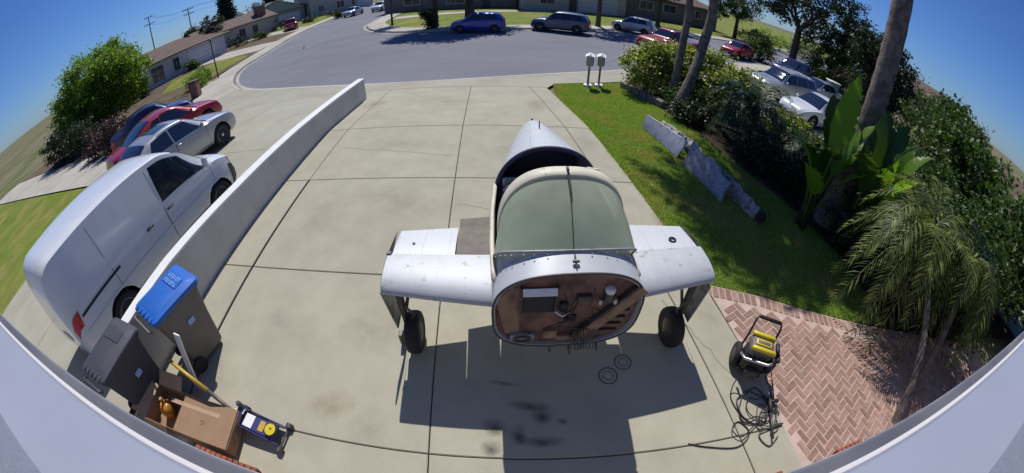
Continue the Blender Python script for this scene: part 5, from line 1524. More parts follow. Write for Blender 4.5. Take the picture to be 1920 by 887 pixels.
# ------------------------------------------------------------------ buildings
def house(name, label, loc, rz, w, d, h, roof='hip', wallm='wall_white', roofm='roofbrown', wins=(), garage=None, door=None, pitch=.36, over=.55, chimney=None, solar=None, cat='house'):
    """Front faces local -Y, width along X, origin at the front middle on the ground."""
    t = thing(name, label, cat, loc, rz)
    mb = MB(); mb.box((0, d / 2, h / 2), (w, d, h)); wall = mb.build('wall', wallm, t)
    W2, D0, D1 = w / 2 + over, -over, d + over
    rise = (d / 2 + over) * pitch
    mb = MB(); zt = h + .02
    if roof == 'hip':
        r = d / 2 + over
        mb.add([(-W2, D0, zt), (W2, D0, zt), (W2, D1, zt), (-W2, D1, zt), (-W2 + r, d / 2, zt + rise), (W2 - r, d / 2, zt + rise)], [(0, 1, 5, 4), (1, 2, 5), (2, 3, 4, 5), (3, 0, 4), (3, 2, 1, 0)])
    elif roof == 'side':
        mb.add([(-W2, D0, zt), (W2, D0, zt), (W2, D1, zt), (-W2, D1, zt), (-W2, d / 2, zt + rise), (W2, d / 2, zt + rise)], [(0, 1, 5, 4), (1, 2, 5), (2, 3, 4, 5), (3, 0, 4), (3, 2, 1, 0)])
    else:
        rise = W2 * pitch
        mb.add([(-W2, D0, zt), (W2, D0, zt), (W2, D1, zt), (-W2, D1, zt), (0, D0, zt + rise), (0, D1, zt + rise)], [(0, 4, 5, 3), (1, 2, 5, 4), (0, 1, 4), (2, 3, 5), (3, 2, 1, 0)])
        mb2 = MB(); mb2.add([(-w / 2, -.02, h), (w / 2, -.02, h), (0, -.02, h + w / 2 * pitch)], [(0, 1, 2)])
    rf = mb.build('roof', roofm, t)
    for (a, b) in (((-W2, D0), (W2, D0)), ((W2, D0), (W2, D1)), ((-W2, D1), (-W2, D0))):
        if roof == 'front' and a[1] == b[1]:
            for s in (-1, 1):
                mb = MB(); mb.tube([(s * W2, D0 - .02, zt), (0, D0 - .02, zt + rise)], .13, 4); mb.build('fascia', 'fascia', rf)
            continue
        mb = MB(); mb.tube([(a[0], a[1], zt - .02), (b[0], b[1], zt - .02)], .12, 4); mb.build('fascia', 'fascia', rf)
    if roof == 'front':
        mb = MB(); mb.add([(-w / 2 + .1, D0 - .015, zt + .05), (w / 2 - .1, D0 - .015, zt + .05), (0, D0 - .015, zt + rise - .15)], [(0, 1, 2)]); mb.build('gable', wallm, t)
    for (x, z, ww, hh) in wins:
        mb = MB(); mb.bbox((x, -.03, z), (ww + .14, .08, hh + .14), .01); f = mb.build('window', 'winframe', t)
        for s in (-1, 1):
            mb = MB(); mb.box((x + s * ww / 4, -.073, z), (ww / 2 - .05, .012, hh - .02)); mb.build('pane', 'pane', f)
    if garage:
        x, ww, hh = garage
        mb = MB(); mb.bbox((x, -.03, hh / 2), (ww, .08, hh), .01); g = mb.build('garage_door', 'white', t)
        for k in range(4):
            mb = MB(); mb.bbox((x, -.075, hh * (k + .5) / 4), (ww - .1, .02, hh / 4 - .05), .008); mb.build('panel', 'wall_white', g)
    if door:
        mb = MB(); mb.bbox((door, -.03, 1.03), (.95, .08, 2.06), .01); g = mb.build('door', 'fascia', t)
        mb = MB(); mb.lathe([(.03, 0), (.03, .04)], (door + .35, -.11, 1.0), 8, 'Y'); mb.build('handle', 'steel', g)
    if chimney:
        x, y, ww, hh = chimney
        mb = MB(); mb.bbox((x, y, h + hh / 2), (ww, ww, hh), .03); c_ = mb.build('chimney', 'chimney', rf)
        mb = MB(); mb.bbox((x, y, h + hh + .06), (ww + .2, ww + .2, .14), .03); mb.build('chimney_cap', 'wall_brown', rf)
    if solar:
        for k in range(solar):
            mb = MB(); m_ = Matrix.Rotation(math.atan(pitch), 3, 'X')
            mb.bbox((-W2 * .45 + 1.08 * (k % 5), D0 + (d / 2 + over) * (.30 + .38 * (k // 5)), zt + rise * (.30 + .38 * (k // 5)) + .08), (1.0, 1.6, .05), .008, m=m_); mb.build('solar_panel', 'solar', rf)
    return t
FZ = -0.48
house('bungalow', 'long pale bungalow with brown hipped roof behind the left tree', (-38.6, 30.6, FZ), R(84), 21, 9, 2.7, 'hip', 'wall_white', 'roofbrown',
      wins=[(-6.5, 1.45, 1.3, 1.3), (-1.2, 1.3, 1.9, 1.7), (1.8, 1.4, 1.0, 1.5)], garage=(6.0, 4.6, 2.2), pitch=.30)
house('bungalow_wing', 'brown roofed house with brick chimney beyond the pale bungalow', (-43.5, 51.5, FZ), R(62), 14, 9, 2.8, 'side', 'wall_beige', 'roofbrown',
      wins=[(-3.5, 1.4, 1.6, 1.4), (0.5, 1.4, 1.2, 1.5)], door=3.0, pitch=.30, chimney=(5.2, 2.0, 1.6, 2.2))
house('gable_house', 'sage green house with wide front gable on the left street', (-46.5, 67.5, FZ), R(58), 13, 11, 2.9, 'front', 'wall_green', 'roofgrey',
      wins=[(-3.6, 1.5, 2.0, 1.4)], garage=(2.8, 5.0, 2.2), pitch=.36)
house('solar_house', 'low grey house with dark solar panels left of the gable house', (-59, 64, FZ), R(58), 13, 10, 2.9, 'side', 'wall_beige', 'roofgrey', wins=[(-3, 1.5, 1.6, 1.3), (2, 1.5, 1.6, 1.3)], solar=10, pitch=.42)
house('two_storey_house', 'tall pale two storey house at the bend of the street', (-36.5, 78, FZ), R(50), 15, 10, 5.6, 'hip', 'wall_beige', 'roofgrey',
      wins=[(-5, 1.5, 1.3, 1.3), (-.5, 1.6, 1.8, 1.4), (2.6, 1.6, .8, 1.6), (-4, 4.2, 1.5, 1.2), (2, 4.2, 1.5, 1.2)], garage=(5.2, 3.0, 2.3))
house('end_house', 'house closing the far end of the left street', (-24, 96, FZ), R(5), 16, 10, 3.0, 'hip', 'wall_brown', 'roofbrown', wins=[(-3, 1.5, 2, 1.3), (3, 1.5, 2, 1.3)])
house('shaded_house', 'dark shaded house behind the tree across the street', (-9.0, 51.5, FZ), R(-2), 18, 10, 3.0, 'hip', 'wall_brown', 'roofgrey', wins=[(-5, 1.5, 2.2, 1.3), (1, 1.4, 2.4, 1.5)], door=5)
house('beige_house', 'pale beige house straight across behind the crossover', (7.2, 48.5, FZ), R(6), 13.4, 10, 3.0, 'hip', 'wall_beige', 'roofbrown', wins=[(-3.5, 1.5, 1.8, 1.2)], garage=(3.0, 5, 2.2), door=-.3)
house('brown_house', 'brownish grey house with pink window surrounds across the street', (22.5, 53.5, FZ), R(14), 17, 10, 3.0, 'hip', 'wall_brown', 'roofbrown', wins=[(-5, 1.9, 2.2, 1.2), (-1, 1.9, 2.2, 1.2), (4.5, 1.9, 1.4, 1.2)])
house('pink_house', 'pink stucco house wall at the far right behind the palm trunk', (50.5, 31.5, FZ + .2), R(-58), 26, 10, 3.0, 'hip', 'wall_pink', 'roofbrown', wins=[(-8, 1.5, 1.8, 1.3), (-2, 1.5, 1.8, 1.3)], over=.9)

M['banana_dk'] = leafmat('banana_leaf_dark', (0.04, 0.085, 0.018), 0.4, 0.35, rough=0.35)
# ------------------------------------------------------------------ trees and plants
def limbs(mb, p, d, L, r, lev, tips):
    q = p + d * L
    mid = p + d * L * .5 + Vector((random.uniform(-1, 1), random.uniform(-1, 1), 0)) * L * .06
    mb.tube([p, mid, q], [r, r * .82, r * .66], 7 if lev > 1 else 5, cap=False)
    tips.append(q)
    if lev <= 0: return
    for k in range(3):
        a = random.uniform(0, 2 * PI)
        nd = (d + Vector((math.cos(a), math.sin(a), random.uniform(-.1, .5))) * random.uniform(.5, .9)).normalized()
        limbs(mb, q, nd, L * random.uniform(.6, .8), r * .62, lev - 1, tips)
def tree(name, label, loc, trunk_h, r, ells, n, size, leaf='leaf', nclump=60, spread=.4, group=None, cat='tree', lev=2, lean=(0, 0), bark='bark'):
    t = thing(name, label, cat, loc, 0, group)
    mb = MB(); tips = []
    p0 = Vector((0, 0, -.1)); top = Vector((lean[0], lean[1], trunk_h))
    mb.tube([p0, Vector((lean[0] * .1, lean[1] * .1, .25)), top * .55, top], [r * 1.5, r * 1.1, r * .95, r * .8], 10, cap=False)
    for k in range(4):
        a = 2 * PI * k / 4 + random.uniform(-.4, .4)
        limbs(mb, top, Vector((math.cos(a), math.sin(a), random.uniform(.7, 1.3))).normalized(), trunk_h * .45, r * .55, lev, tips)
    mb.build('trunk', bark, t, smooth=True)
    pts = clumps(ells, n, nclump, spread)
    link('crown', leaf_mesh('crown', pts, size, leaf), t)
    return t
def shrub(name, label, loc, ells, n, size, leaf, nclump=40, spread=.18, group=None, flowers=None, stems=4, elong=1.8, fl_n=60):
    t = thing(name, label, 'shrub', loc, 0, group)
    mb = MB()
    for k in range(stems):
        c, rr = random.choice(ells)
        a = Vector((random.uniform(-.12, .12), random.uniform(-.12, .12), -.05)); b = Vector(c) + Vector((random.uniform(-.5, .5) * rr[0], random.uniform(-.5, .5) * rr[1], 0))
        mb.tube([a, a.lerp(b, .5) + Vector((random.uniform(-.08, .08), random.uniform(-.08, .08), .05)), b], [.03, .02, .008], 5)
    mb.build('stems', 'bark', t)
    link('foliage', leaf_mesh('foliage', clumps(ells, n, nclump, spread, .5), size, leaf, elong=elong), t)
    if flowers:
        link('flowers', leaf_mesh('flowers', clumps([(c, tuple(k * 1.02 for k in r_)) for c, r_ in ells], fl_n * 4, fl_n, .03, 0), size * .6, flowers, elong=1.2), t)['kind'] = 'stuff'
    return t
def frond_geo(base, yaw, L, droop, rise, nl, lw, ll, V, F, curl=0.0, vee=.5):
    """Feather frond: rachis and leaflets appended to V, F (quads)."""
    P = []
    for i in range(nl + 1):
        s = i / nl
        hd = L * (s - .10 * s * s); z = rise * L * s - droop * L * s * s
        P.append(Vector((base[0] + math.cos(yaw + curl * s) * hd, base[1] + math.sin(yaw + curl * s) * hd, base[2] + z)))
    for i in range(nl):
        a, b = P[i], P[i + 1]; t = (b - a).normalized()
        side = t.cross(Vector((0, 0, 1))).normalized(); up = side.cross(t)
        o = len(V); w = .014 * (1 - i / nl) + .004
        V += [a + side * w, a - side * w, b - side * w, b + side * w]; F.append((o, o + 1, o + 2, o + 3))
        if i < nl * .12: continue
        s = i / nl
        l = ll * math.sin(PI * min(1, .12 + .85 * s)) ** .6 * random.uniform(.8, 1.1)
        for sg in (-1, 1):
            d = (side * sg + t * .75 + up * vee * random.uniform(.5, 1.2) - Vector((0, 0, .25))).normalized()
            m = a.lerp(b, random.random()); e = m + d * l - Vector((0, 0, l * .22))
            q = m + d * l * .5; wv = t * lw
            o = len(V); V += [m - wv * .4, q - wv, e, q + wv]; F.append((o, o + 1, o + 2, o + 3))
def palm(name, label, pts, r, nf, L, leaf, rise=.9, droop=1.1, nl=28, lw=.018, ll=.35, group=None, dead=0, dead_L=1.2, rings=True, cat='palm', zoff=0):
    base = Vector(pts[0])
    t = thing(name, label, cat, base, 0, group)
    D = [Vector(p) - base for p in pts]
    mb = MB(); P, Rr = [], []
    n = 40
    for i in range(n + 1):
        s = i / n * (len(D) - 1); k = min(int(s), len(D) - 2); u = s - k
        p0, p1, p2, p3 = D[max(k - 1, 0)], D[k], D[k + 1], D[min(k + 2, len(D) - 1)]
        P.append(.5 * ((2 * p1) + (p2 - p0) * u + (2 * p0 - 5 * p1 + 4 * p2 - p3) * u * u + (-p0 + 3 * p1 - 3 * p2 + p3) * u ** 3))
        Rr.append(r * (1.25 - .35 * min(1, i / 8)) * (1 - .22 * i / n) * (1 + (.05 if rings and i % 2 else 0)))
    mb.tube(P, Rr, 14); mb.build('trunk', 'palmbark', t, smooth=True)
    top = P[-1]
    for k in range(nf):
        V, F = [], []
        yaw = 2 * PI * k / nf * 2.618 + random.uniform(-.2, .2)
        q = k / nf
        frond_geo(top, yaw, L * random.uniform(.85, 1.1), droop * random.uniform(.8, 1.2), rise * (1.25 - 1.1 * q) + random.uniform(-.1, .1), nl, lw, ll, V, F, random.uniform(-.3, .3))
        link('frond', np_mesh('frond', np.array([tuple(v) for v in V]), np.array(F), leaf), t)
    for k in range(dead):
        V, F = [], []
        a = 2 * PI * k / max(1, dead) + random.uniform(-.2, .2)
        b = top + Vector((math.cos(a) * r * .9, math.sin(a) * r * .9, -.05))
        frond_geo(b, a, dead_L * .35, 2.6, -.5, 14, .02, .30, V, F)
        link('dead_frond', np_mesh('dead_frond', np.array([tuple(v) for v in V]), np.array(F), 'straw'), t)
    return t

# planting on the right: flowering hedge shrubs
GH = 'shrubs in the planting bed'
for k, (x, y, w, h, lab, lf, fl) in enumerate((
    (4.75, 12.9, .95, 1.95, 'tall yellow-green flowering shrub nearest the street end of the bed', 'leaf_var', 'flower'),
    (5.75, 13.1, .95, 2.05, 'yellow-green flowering shrub behind the leaning palm trunks', 'leaf_var', 'flower'),
    (6.75, 12.3, 1.0, 2.1, 'variegated shrub just right of the leaning palm trunks', 'leaf_var', 'flower'),
    (7.4, 11.0, 1.0, 1.7, 'loose pale-leaved shrub in front of the silver suv', 'leaf_var', 'flower'),
    (5.55, 11.0, .75, .75, 'low dark shrub at the foot of the leaning palms', 'leaf', None),
    (5.05, 9.6, .55, .55, 'low dark shrub at the lawn edge behind the long flap', 'leaf_dk', None),
    (8.9, 9.6, .7, .8, 'pale-leaved shrub right of the cycads', 'leaf_var', None),
    (8.3, 6.6, .9, 1.2, 'white-speckled shrub left of the banana leaves', 'leaf_var', 'flower'))):
    shrub('flowering_shrub', lab, (x, y, zg(y)), [((0, 0, h * .5), (w, w, h * .5)), ((w * .3, -.2, h * .75), (w * .6, w * .6, h * .3)), ((-w * .3, .2, h * .65), (w * .6, w * .6, h * .35))], 5200 if lf == 'leaf_var' else 2600, .125 if lf == 'leaf_var' else .10, lf, 90, .13, GH, fl, 8, 1.9)
for k, (x, y, w, h, lab, lf) in enumerate((
    (6.1, 7.0, .7, .8, 'dark leafy clump right of the wing fragments', 'leaf_dk'),
    (6.45, 5.9, .7, .9, 'dark leafy clump below the banana leaves', 'leaf_dk'),
    (6.6, 3.9, .8, 1.5, 'dark shrub under the large palm trunk', 'leaf_dk'),
    (6.75, 2.9, .75, 1.2, 'dark shrub at the corner of the lawn and patio', 'leaf_dk'),
    (7.6, 2.1, .8, 1.2, 'dark shrub at the far right end of the patio', 'leaf_dk'))):
    shrub('dark_shrub', lab, (x, y, 0), [((0, 0, h * .5), (w, w, h * .55))], 3000, .10, lf, 60, .14, GH, None, 6, 2.2)
def cycad(x, y, h, L, lab, n=26, leaf='cycad'):
    palm('cycad', lab, [(x, y, -.05), (x + .02, y, h * .5), (x + .03, y + .02, h)], .16, n, L, leaf, 1.0, 1.15, 34, .024, .30, 'cycads in the planting bed', cat='cycad')
cycad(6.5, 8.5, 1.05, 1.7, 'large dark cycad left of the white car', 44)
mb = MB(); mb.bbox((0, 0, .03), (1.1, .55, .08), .015); o = mb.build('paving_slab', 'concrete_old'); o.location = (8.2, 8.0, 0); o.rotation_euler = (0, 0, R(40)); tag(o, 'pale paving slab lying among the dark plants', 'slab')
cycad(7.5, 6.9, .6, 1.15, 'dark cycad nearer the banana plant')
# leaning palms
GP = 'tall palms on the right'
palm('palm_tree', 'grey palm trunk leaning right from the lawn edge, nearer of the leaning pair', [(4.95, 10.5, -.25), (5.5, 10.9, .9), (5.95, 11.4, 2.0), (6.25, 11.7, 3.6), (5.4, 11.1, 6.0), (4.35, 10.5, 8.0)], .20, 48, 2.7, 'frond', 1.0, 1.15, 30, .065, .5, GP)
palm('palm_tree', 'slimmer palm trunk with hanging dead fronds behind the nearer leaning one', [(5.25, 11.6, -.3), (5.35, 11.75, .9), (5.55, 12.1, 2.0), (5.7, 12.4, 3.4), (5.0, 11.9, 6.0), (4.1, 11.2, 8.6)], .16, 44, 2.5, 'frond', 1.0, 1.15, 30, .065, .45, GP, dead=10, dead_L=2.4)
palm('palm_tree', 'thick palm trunk rising past the right edge above the banana leaves', [(6.6, 4.82, -.05), (6.6, 4.82, 1.5), (6.63, 4.84, 3.0), (6.75, 4.92, 5.0), (6.9, 5.0, 8.8)], .29, 24, 2.4, 'frond', 1.0, 1.15, 30, .025, .5, GP)
palm('date_palm', 'small date palm with thin dark trunk and yellow-green fronds at the house corner', [(5.05, .42, -.05), (5.30, .85, .5), (5.55, 1.40, 1.0), (5.85, 2.0, 1.4), (6.0, 2.35, 1.65)], .065, 44, 1.45, 'frond', 1.0, 1.25, 40, .017, .32, GP, dead=8, dead_L=1.2)
palm('date_palm', 'second small date palm trunk at the right edge of the patio', [(5.9, .75, -.05), (6.1, 1.0, .5), (6.4, 1.3, 1.1), (6.8, 1.7, 1.7)], .075, 36, 1.3, 'frond', .9, 1.3, 40, .016, .30, GP)

def big_leaf(V, F, base, yaw, stalk, L, w, lean, bend):
    """Banana-type blade: stalk then a broad folded blade."""
    d = Vector((math.cos(yaw), math.sin(yaw), 0)); s = Vector((-d.y, d.x, 0)); b = Vector(base)
    P = []
    N_ = 30
    for i in range(N_ + 1):
        u = i / N_
        h = stalk + L * u
        P.append(b + d * (lean * h + bend * L * u * u) + Vector((0, 0, h * (1 - .15 * lean) - bend * .45 * L * u * u)))
    o = len(V)
    for i, p in enumerate(P):
        u = i / N_; ww = w * math.sin(PI * (u ** .75)) ** .7 * (1 if i not in (0, N_) else .08)
        wa, wb = (ww * (random.uniform(.55, .8) if random.random() < .16 else random.uniform(.95, 1.04)) for _ in range(2))
        V += [p - s * wa + Vector((0, 0, wa * .35 + random.uniform(-.012, .012))), p, p + s * wb + Vector((0, 0, wb * .35 + random.uniform(-.012, .012)))]
    for i in range(N_):
        for k in range(2):
            F.append((o + i * 3 + k, o + i * 3 + k + 1, o + i * 3 + k + 4, o + i * 3 + k + 3))
def banana(name, label, loc, specs, leaf='banana'):
    t = thing(name, label, 'plant', loc, 0)
    mb = MB()
    for k in range(3): mb.tube([(.1 * math.cos(k * 2.1), .1 * math.sin(k * 2.1), 0), (.12 * math.cos(k * 2.1), .12 * math.sin(k * 2.1), .8)], [.07, .04], 8)
    mb.build('stem', 'leaf_dk', t)
    for (yaw, st, L, w, le, be) in specs:
        V, F = [], []
        big_leaf(V, F, (0, 0, .1), R(yaw), st, L, w, le, be)
        link('leaf', np_mesh('leaf', np.array([tuple(v) for v in V]), np.array(F), leaf, True), t)
        mb = MB(); d = Vector((math.cos(R(yaw)), math.sin(R(yaw)), 0)); mb.tube([(0, 0, .1), tuple(d * le * st + Vector((0, 0, .1 + st)))], .022, 6); mb.build('leaf_stalk', 'leaf_lt', t)
tree_later = []
banana('banana_plant', 'banana plant with one tall bright upright leaf left of the thick palm', (5.62, 4.62, 0), [(42, 1.45, 1.6, .25, .03, .05), (10, 1.1, 1.2, .26, .25, .3), (300, .9, 1.1, .24, .3, .45), (200, .7, 1.0, .22, .35, .5), (340, 1.3, 1.2, .24, .15, .25), (150, 1.0, 1.1, .2, .3, .5)])
banana('banana_plant', 'banana plant with drooping broad leaves at the bed edge', (6.25, 5.3, 0), [(190, .8, 1.0, .24, .3, .6), (235, .9, 1.0, .24, .25, .6), (80, 1.4, 1.1, .25, .1, .2), (280, .8, 1.0, .24, .3, .5), (20, 1.5, 1.1, .25, .12, .3), (320, 1.3, 1.1, .25, .2, .4)], 'banana_dk')
banana('banana_plant', 'banana plant with dark leaves hiding the foot of the thick palm', (6.3, 4.05, 0), [(60, 1.6, 1.2, .27, .06, .2), (120, 1.4, 1.1, .26, .12, .4), (200, 1.2, 1.1, .25, .2, .5), (300, 1.5, 1.2, .26, .12, .3), (0, 1.7, 1.1, .26, .1, .3), (250, 1.0, 1.0, .24, .3, .6)], 'banana_dk')
banana('banana_plant', 'banana plant with torn leaves right of the thick palm', (7.4, 4.2, 0), [(20, 1.3, 1.1, .22, .12, .3), (330, 1.4, 1.1, .22, .1, .4), (250, 1.2, 1.0, .2, .2, .5), (90, 1.4, 1.0, .2, .08, .2), (180, 1.2, 1.0, .2, .2, .4)])
for (x, y, h, r, lab) in ((13.5, 5.2, 3.4, 1.9, 'bushy tree at the near end of the right driveway'), (17.5, 8.5, 4.0, 2.2, 'bushy tree farther along the right driveway'), (12.6, 1.8, 3.2, 1.8, 'bushy tree beside the house at the far right'), (22.5, 10.5, 4.0, 2.6, 'bushy tree before the pink house')):
    tree_later.append((x, y, h, r, lab))
for (x, y, w, h, lab) in ((7.6, 5.6, 1.0, 1.7, 'tall dark shrub between the banana plants'), (9.0, 6.0, 1.2, 2.0, 'tall dark shrub behind the banana plants'), (8.6, 3.6, 1.1, 1.8, 'tall dark shrub at the right edge below the thick palm'), (9.8, 4.6, 1.2, 2.1, 'tall dark shrub farther right of the thick palm'),
    (8.6, 1.9, 1.1, 1.7, 'tall dark shrub at the right end of the house front'), (10.4, 2.6, 1.3, 2.2, 'tallest dark shrub at the right end of the bed'), (10.6, 6.8, 1.1, 1.6, 'dark shrub at the near end of the right driveway')):
    shrub('screen_shrub', lab, (x, y, 0), [((0, 0, h * .5), (w, w, h * .52)), ((w * .3, -.3, h * .75), (w * .6, w * .6, h * .3))], 5200, .13, 'leaf', 90, .18, 'screen shrubs on the right', None, 6, 2.2)
# shade trees of the right neighbour
for (x, y, h, r, lab) in tree_later:
    tree('garden_tree', lab, (x, y, -.1), h * .35, .14, [((0, 0, h * .55), (r, r, h * .45)), ((r * .4, -.3, h * .4), (r * .7, r * .7, h * .35))], 8000, .2, 'leaf', 110, .28, 'garden trees on the right')
tree('shade_tree', 'large dark evergreen tree right of the tall trunk on the right', (24.5, 18.3, -.5), 2.0, .28, [((0, 0, 3.6), (2.5, 2.6, 2.5)), ((1.2, -1.0, 2.6), (2.0, 2.0, 1.9)), ((-.6, .6, 5.2), (1.5, 1.5, 1.3))], 16000, .24, 'leaf_dk', 160, .34, 'trees on the right')
tree('shade_tree', 'tall dark tree with straight trunk beyond the right driveway', (27.0, 31.5, -.5), 4.2, .42, [((1.5, -1, 7.0), (4.6, 4.6, 3.4)), ((4.2, -3.2, 4.6), (2.8, 2.8, 2.8)), ((-2.5, 2, 7.2), (2.5, 2.5, 2.0))], 16000, .30, 'leaf_dk', 170, .42, 'trees on the right')
tree('shade_tree', 'broad green tree standing beside the teal bin on the right', (29.5, 28.0, -.5), 1.6, .3, [((0, 0, 2.2), (2.6, 2.6, 1.9)), ((2.0, -1.5, 2.6), (2.4, 2.4, 2.2))], 9000, .26, 'leaf', 110, .34, 'trees on the right')
tree('hanging_tree', 'loose grey-green tree on the skyline behind the leaning palms', (31, 50, -.5), 3.0, .3, [((0, 0, 5.6), (3.2, 3.2, 2.6)), ((-2.2, 1.0, 4.4), (2.0, 2.0, 2.0))], 8000, .30, 'leaf', 90, .40, 'trees on the right')
for k, (x, y, w, h, lab, lf) in enumerate(((22.5, 31.0, 1.3, 2.0, 'round clipped grey-green shrub by the street on the right', 'leaf'), (38, 50, 2.6, 2.6, 'yellow-green shrub on the far right bank', 'leaf_lt'), (33, 47.5, 2.6, 2.2, 'green shrub left of the yellow one on the far bank', 'leaf'),
    (44, 49, 3.0, 2.8, 'dark shrub at the right end of the far bank', 'leaf_dk'), (27.0, 26.0, 1.2, 1.7, 'bright shrub behind the dark suv', 'leaf_lt'), (50, 53, 3.4, 3.4, 'tall shrub mass closing the far bank', 'leaf'))):
    shrub('bank_shrub', lab, (x, y, -.5), [((0, 0, h * .5), (w, w, h * .55))], 2600, .22, lf, 60, .3, 'shrubs along the right street', None, 4)
shrub('pink_shrub', 'pink flowering shrub behind the teal bin', (26.0, 23.2, -.5), [((0, 0, 1.5), (1.0, 1.0, .9))], 1600, .16, 'leaf_dk', 40, .2, None, 'pinkfl', 5)
# left side
tree('round_tree', 'big round green tree at the left edge behind the parked cars', (-29.2, 16.2, -.5), 1.5, .32, [((0, 0, 3.6), (3.4, 3.4, 2.9)), ((1.2, 1.1, 3.2), (2.6, 2.6, 2.2)), ((-1.2, -1.6, 2.6), (2.8, 2.8, 2.3))], 52000, .22, 'leaf_lt', 380, .34)
shrub('bronze_shrub', 'dark reddish shrub below the round tree at the left', (-18.6, 10.3, -.2), [((0, 0, .8), (1.1, 1.1, .85)), ((-1.6, -.5, .8), (1.2, 1.1, .8))], 5200, .14, 'leaf_bronze', 90, .2, None, 'pinkfl', 6, fl_n=14)
shrub('dark_hedge', 'dark hedge along the path at the left edge', (-24.5, 11.2, -.2), [((0, 0, 1.0), (2.6, .9, 1.2)), ((-4, -.6, 1.0), (2.6, .9, 1.3))], 7000, .16, 'leaf_dk', 120, .22, None, None, 6)
for (x, y, w, h, lab) in ((-22.6, 20.6, .9, 1.1, 'yellow-green shrub behind the brown bin'), (-24.2, 22.8, .9, .9, 'low yellow-green shrub by the thin corner post')):
    shrub('corner_shrub', lab, (x, y, -.5), [((0, 0, h * .55), (w, w, h * .6)), ((-.8, .6, h * .5), (w, w, h * .5))], 2600, .14, 'leaf_lt', 60, .2, 'shrubs at the left corner', None, 4)
for (x, y, h, r, lab) in ((-62, 70, 15, 2.6, 'tall dark conifer behind the brick chimney, left of two'), (-63, 90, 17, 3.2, 'tall dark conifer behind the gable house, right of two')):
    t = thing('conifer', lab, 'tree', (x, y, -.6), 0, 'conifers on the skyline')
    mb = MB(); mb.tube([(0, 0, 0), (0, 0, h)], [.4, .06], 8); mb.build('trunk', 'bark', t)
    pts = []
    for k in range(60):
        z = 3 + (h - 3) * k / 60; rr = r * (1 - (z - 3) / (h - 2)) * random.uniform(.7, 1.15) + .2
        for q in range(7):
            a = random.uniform(0, 2 * PI); c = np.array([math.cos(a) * rr * .7, math.sin(a) * rr * .7, z])
            pts.append(c + rng.normal(size=(26, 3)) * np.array([rr * .28, rr * .28, .22]))
    link('crown', leaf_mesh('crown', np.concatenate(pts), .5, 'leaf_blue'), t)
for k, (x, y, z, r, lab) in enumerate(((-70, 66, 3.6, 2.6, 'rounded tree top over the bungalow roof, leftmost'), (-64, 60, 3.8, 1.6, 'small rounded tree top beside the utility pole'), (-76, 100, 4.5, 4, 'dark tree behind the two conifers'), (-50, 96, 5, 3.4, 'dark round tree above the gable house roof'), (-47, 110, 6, 4, 'dark tree left of the two storey house'))):
    tree('skyline_tree', lab, (x, y, -.6), z - r * .6, .25, [((0, 0, z), (r, r, r * .8))], 2600, .45, 'leaf_blue', 50, .45, 'trees on the left skyline', lev=1)
# street trees across the road
tree('street_tree', 'dark street tree with stout trunk left of the blue hatchback', (-6.6, 31.2, -.5), 3.0, .28, [((0, -.6, 5.0), (2.9, 2.6, 1.6)), ((.8, -.3, 6.2), (2.0, 2.0, 1.3))], 9000, .30, 'leaf_dk', 90, .4, 'street trees across the road')
tree('street_tree', 'thick trunked street tree right behind the blue hatchback', (-3.9, 32.6, -.5), 3.2, .42, [((.3, 0, 5.2), (2.9, 2.6, 1.7))], 8000, .30, 'leaf_dk', 80, .4, 'street trees across the road')
tree('street_tree', 'slender young tree on the rounded street corner', (-11.7, 35.6, -.5), 2.4, .10, [((0, 0, 4.0), (1.0, 1.0, .9))], 1600, .22, 'leaf', 30, .25, 'street trees across the road', lev=1)
tree('street_tree', 'tree between the crossover and the compact car', (7.2, 34.0, -.5), 3.4, .22, [((.5, 0, 6.0), (3.0, 2.4, 1.4))], 5200, .28, 'leaf_dk', 60, .36, 'street trees across the road')
tree('street_tree', 'dark trunked tree in front of the brown house', (16.5, 44.0, -.5), 3.0, .26, [((0, 0, 5.2), (2.8, 2.8, 1.8))], 5200, .30, 'leaf_dk', 60, .4, 'street trees across the road')
shrub('trunk_shrub', 'dark ragged shrub at the foot of the stout street tree', (-6.7, 29.9, -.45), [((0, 0, .75), (.5, .45, .8)), ((-.45, .1, 1.3), (.35, .3, .35))], 1800, .16, 'leaf_dk', 40, .16, None, None, 4)
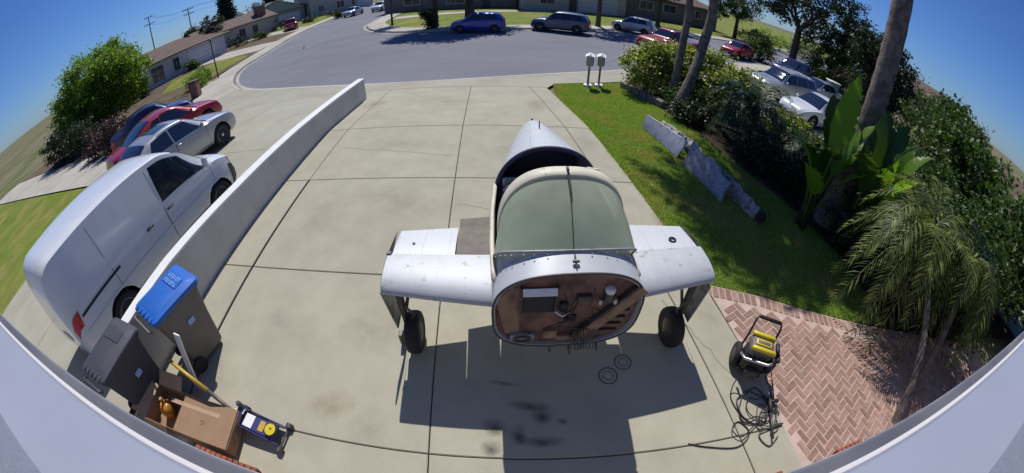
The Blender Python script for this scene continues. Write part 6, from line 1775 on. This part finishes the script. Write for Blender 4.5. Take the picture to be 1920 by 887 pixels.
for (x, y, w, h, lab) in ((-27.4, 56.5, .6, .9, 'clipped hedge along the two storey house front, nearer'), (-33.6, 66.5, 1.6, .8, 'dark hedge below the two storey house windows'), (-34.5, 59.5, 1.4, .8, 'low hedge before the dark pickup house')):
    shrub('front_hedge', lab, (x, y, -.45), [((0, 0, h * .5), (w, w * .8, h * .55))], 1300, .2, 'leaf_dk', 30, .22, 'hedges on the far left', None, 3)

for (x, y, w, h, lab, lf) in ((-36.2, 24.5, 1.0, 1.2, 'dark shrub below the near window of the pale bungalow', 'leaf_dk'), (-36.6, 33.0, .8, 1.3, 'shrub beside the garage door of the pale bungalow', 'leaf'), (-38.5, 44.5, 1.5, 1.9, 'dark shrub between the bungalow and the chimney house', 'leaf_dk'), (-36.5, 47.5, 1.2, 1.1, 'round shrub before the chimney house', 'leaf'), (-39.5, 58.0, 1.6, 1.9, 'dark shrub beside the gable house', 'leaf_dk')):
    shrub('house_shrub', lab, (x, y, -.48), [((0, 0, h * .5), (w, w, h * .55)), ((w * .5, w * .4, h * .4), (w * .7, w * .7, h * .4))], 1500, .2, lf, 40, .22, 'shrubs before the left houses', None, 4)
tree('yard_tree', 'slender tree standing between the bungalow and the chimney house', (-41.0, 42.5, -.5), 2.2, .14, [((0, 0, 4.2), (1.7, 1.7, 1.6))], 3000, .24, 'leaf_dk', 50, .3)
import OpenImageIO as oiio, sys
b=oiio.ImageBuf('/workdir/render_main.png'); p=b.get_pixels(oiio.FLOAT)
print(p.shape)
def px(x,y,r=4):
    X,Y=int(x/1.875),int(y/1.875); return (p[Y-r//2:Y+r//2+1,X-r//2:X+r//2+1,:3].mean((0,1))*255).round().astype(int)
for n,q in dict(concrete=(620,640),concrete2=(700,290),shadow=(860,700),shadow2=(1100,740),street=(800,110),lawn=(1150,230),lawn2=(1330,400),brick=(1560,700),sky=(330,30),wallface=(520,320),van=(300,480),wing=(820,500),deck=(1050,490),glass=(1050,420),fw=(1000,610),bin=(360,590),trim=(300,870),vanroof=(200,360)).items(): print(n,q,px(*q))
print('---')
for n,q in dict(a=(700,290),b=(760,200),c=(570,440),d=(1250,810),glass=(1050,420),wing=(830,500),tail=(1020,260),trim=(340,850),flap=(1240,260),frag=(1310,320)).items(): print(n,q,px(*q))
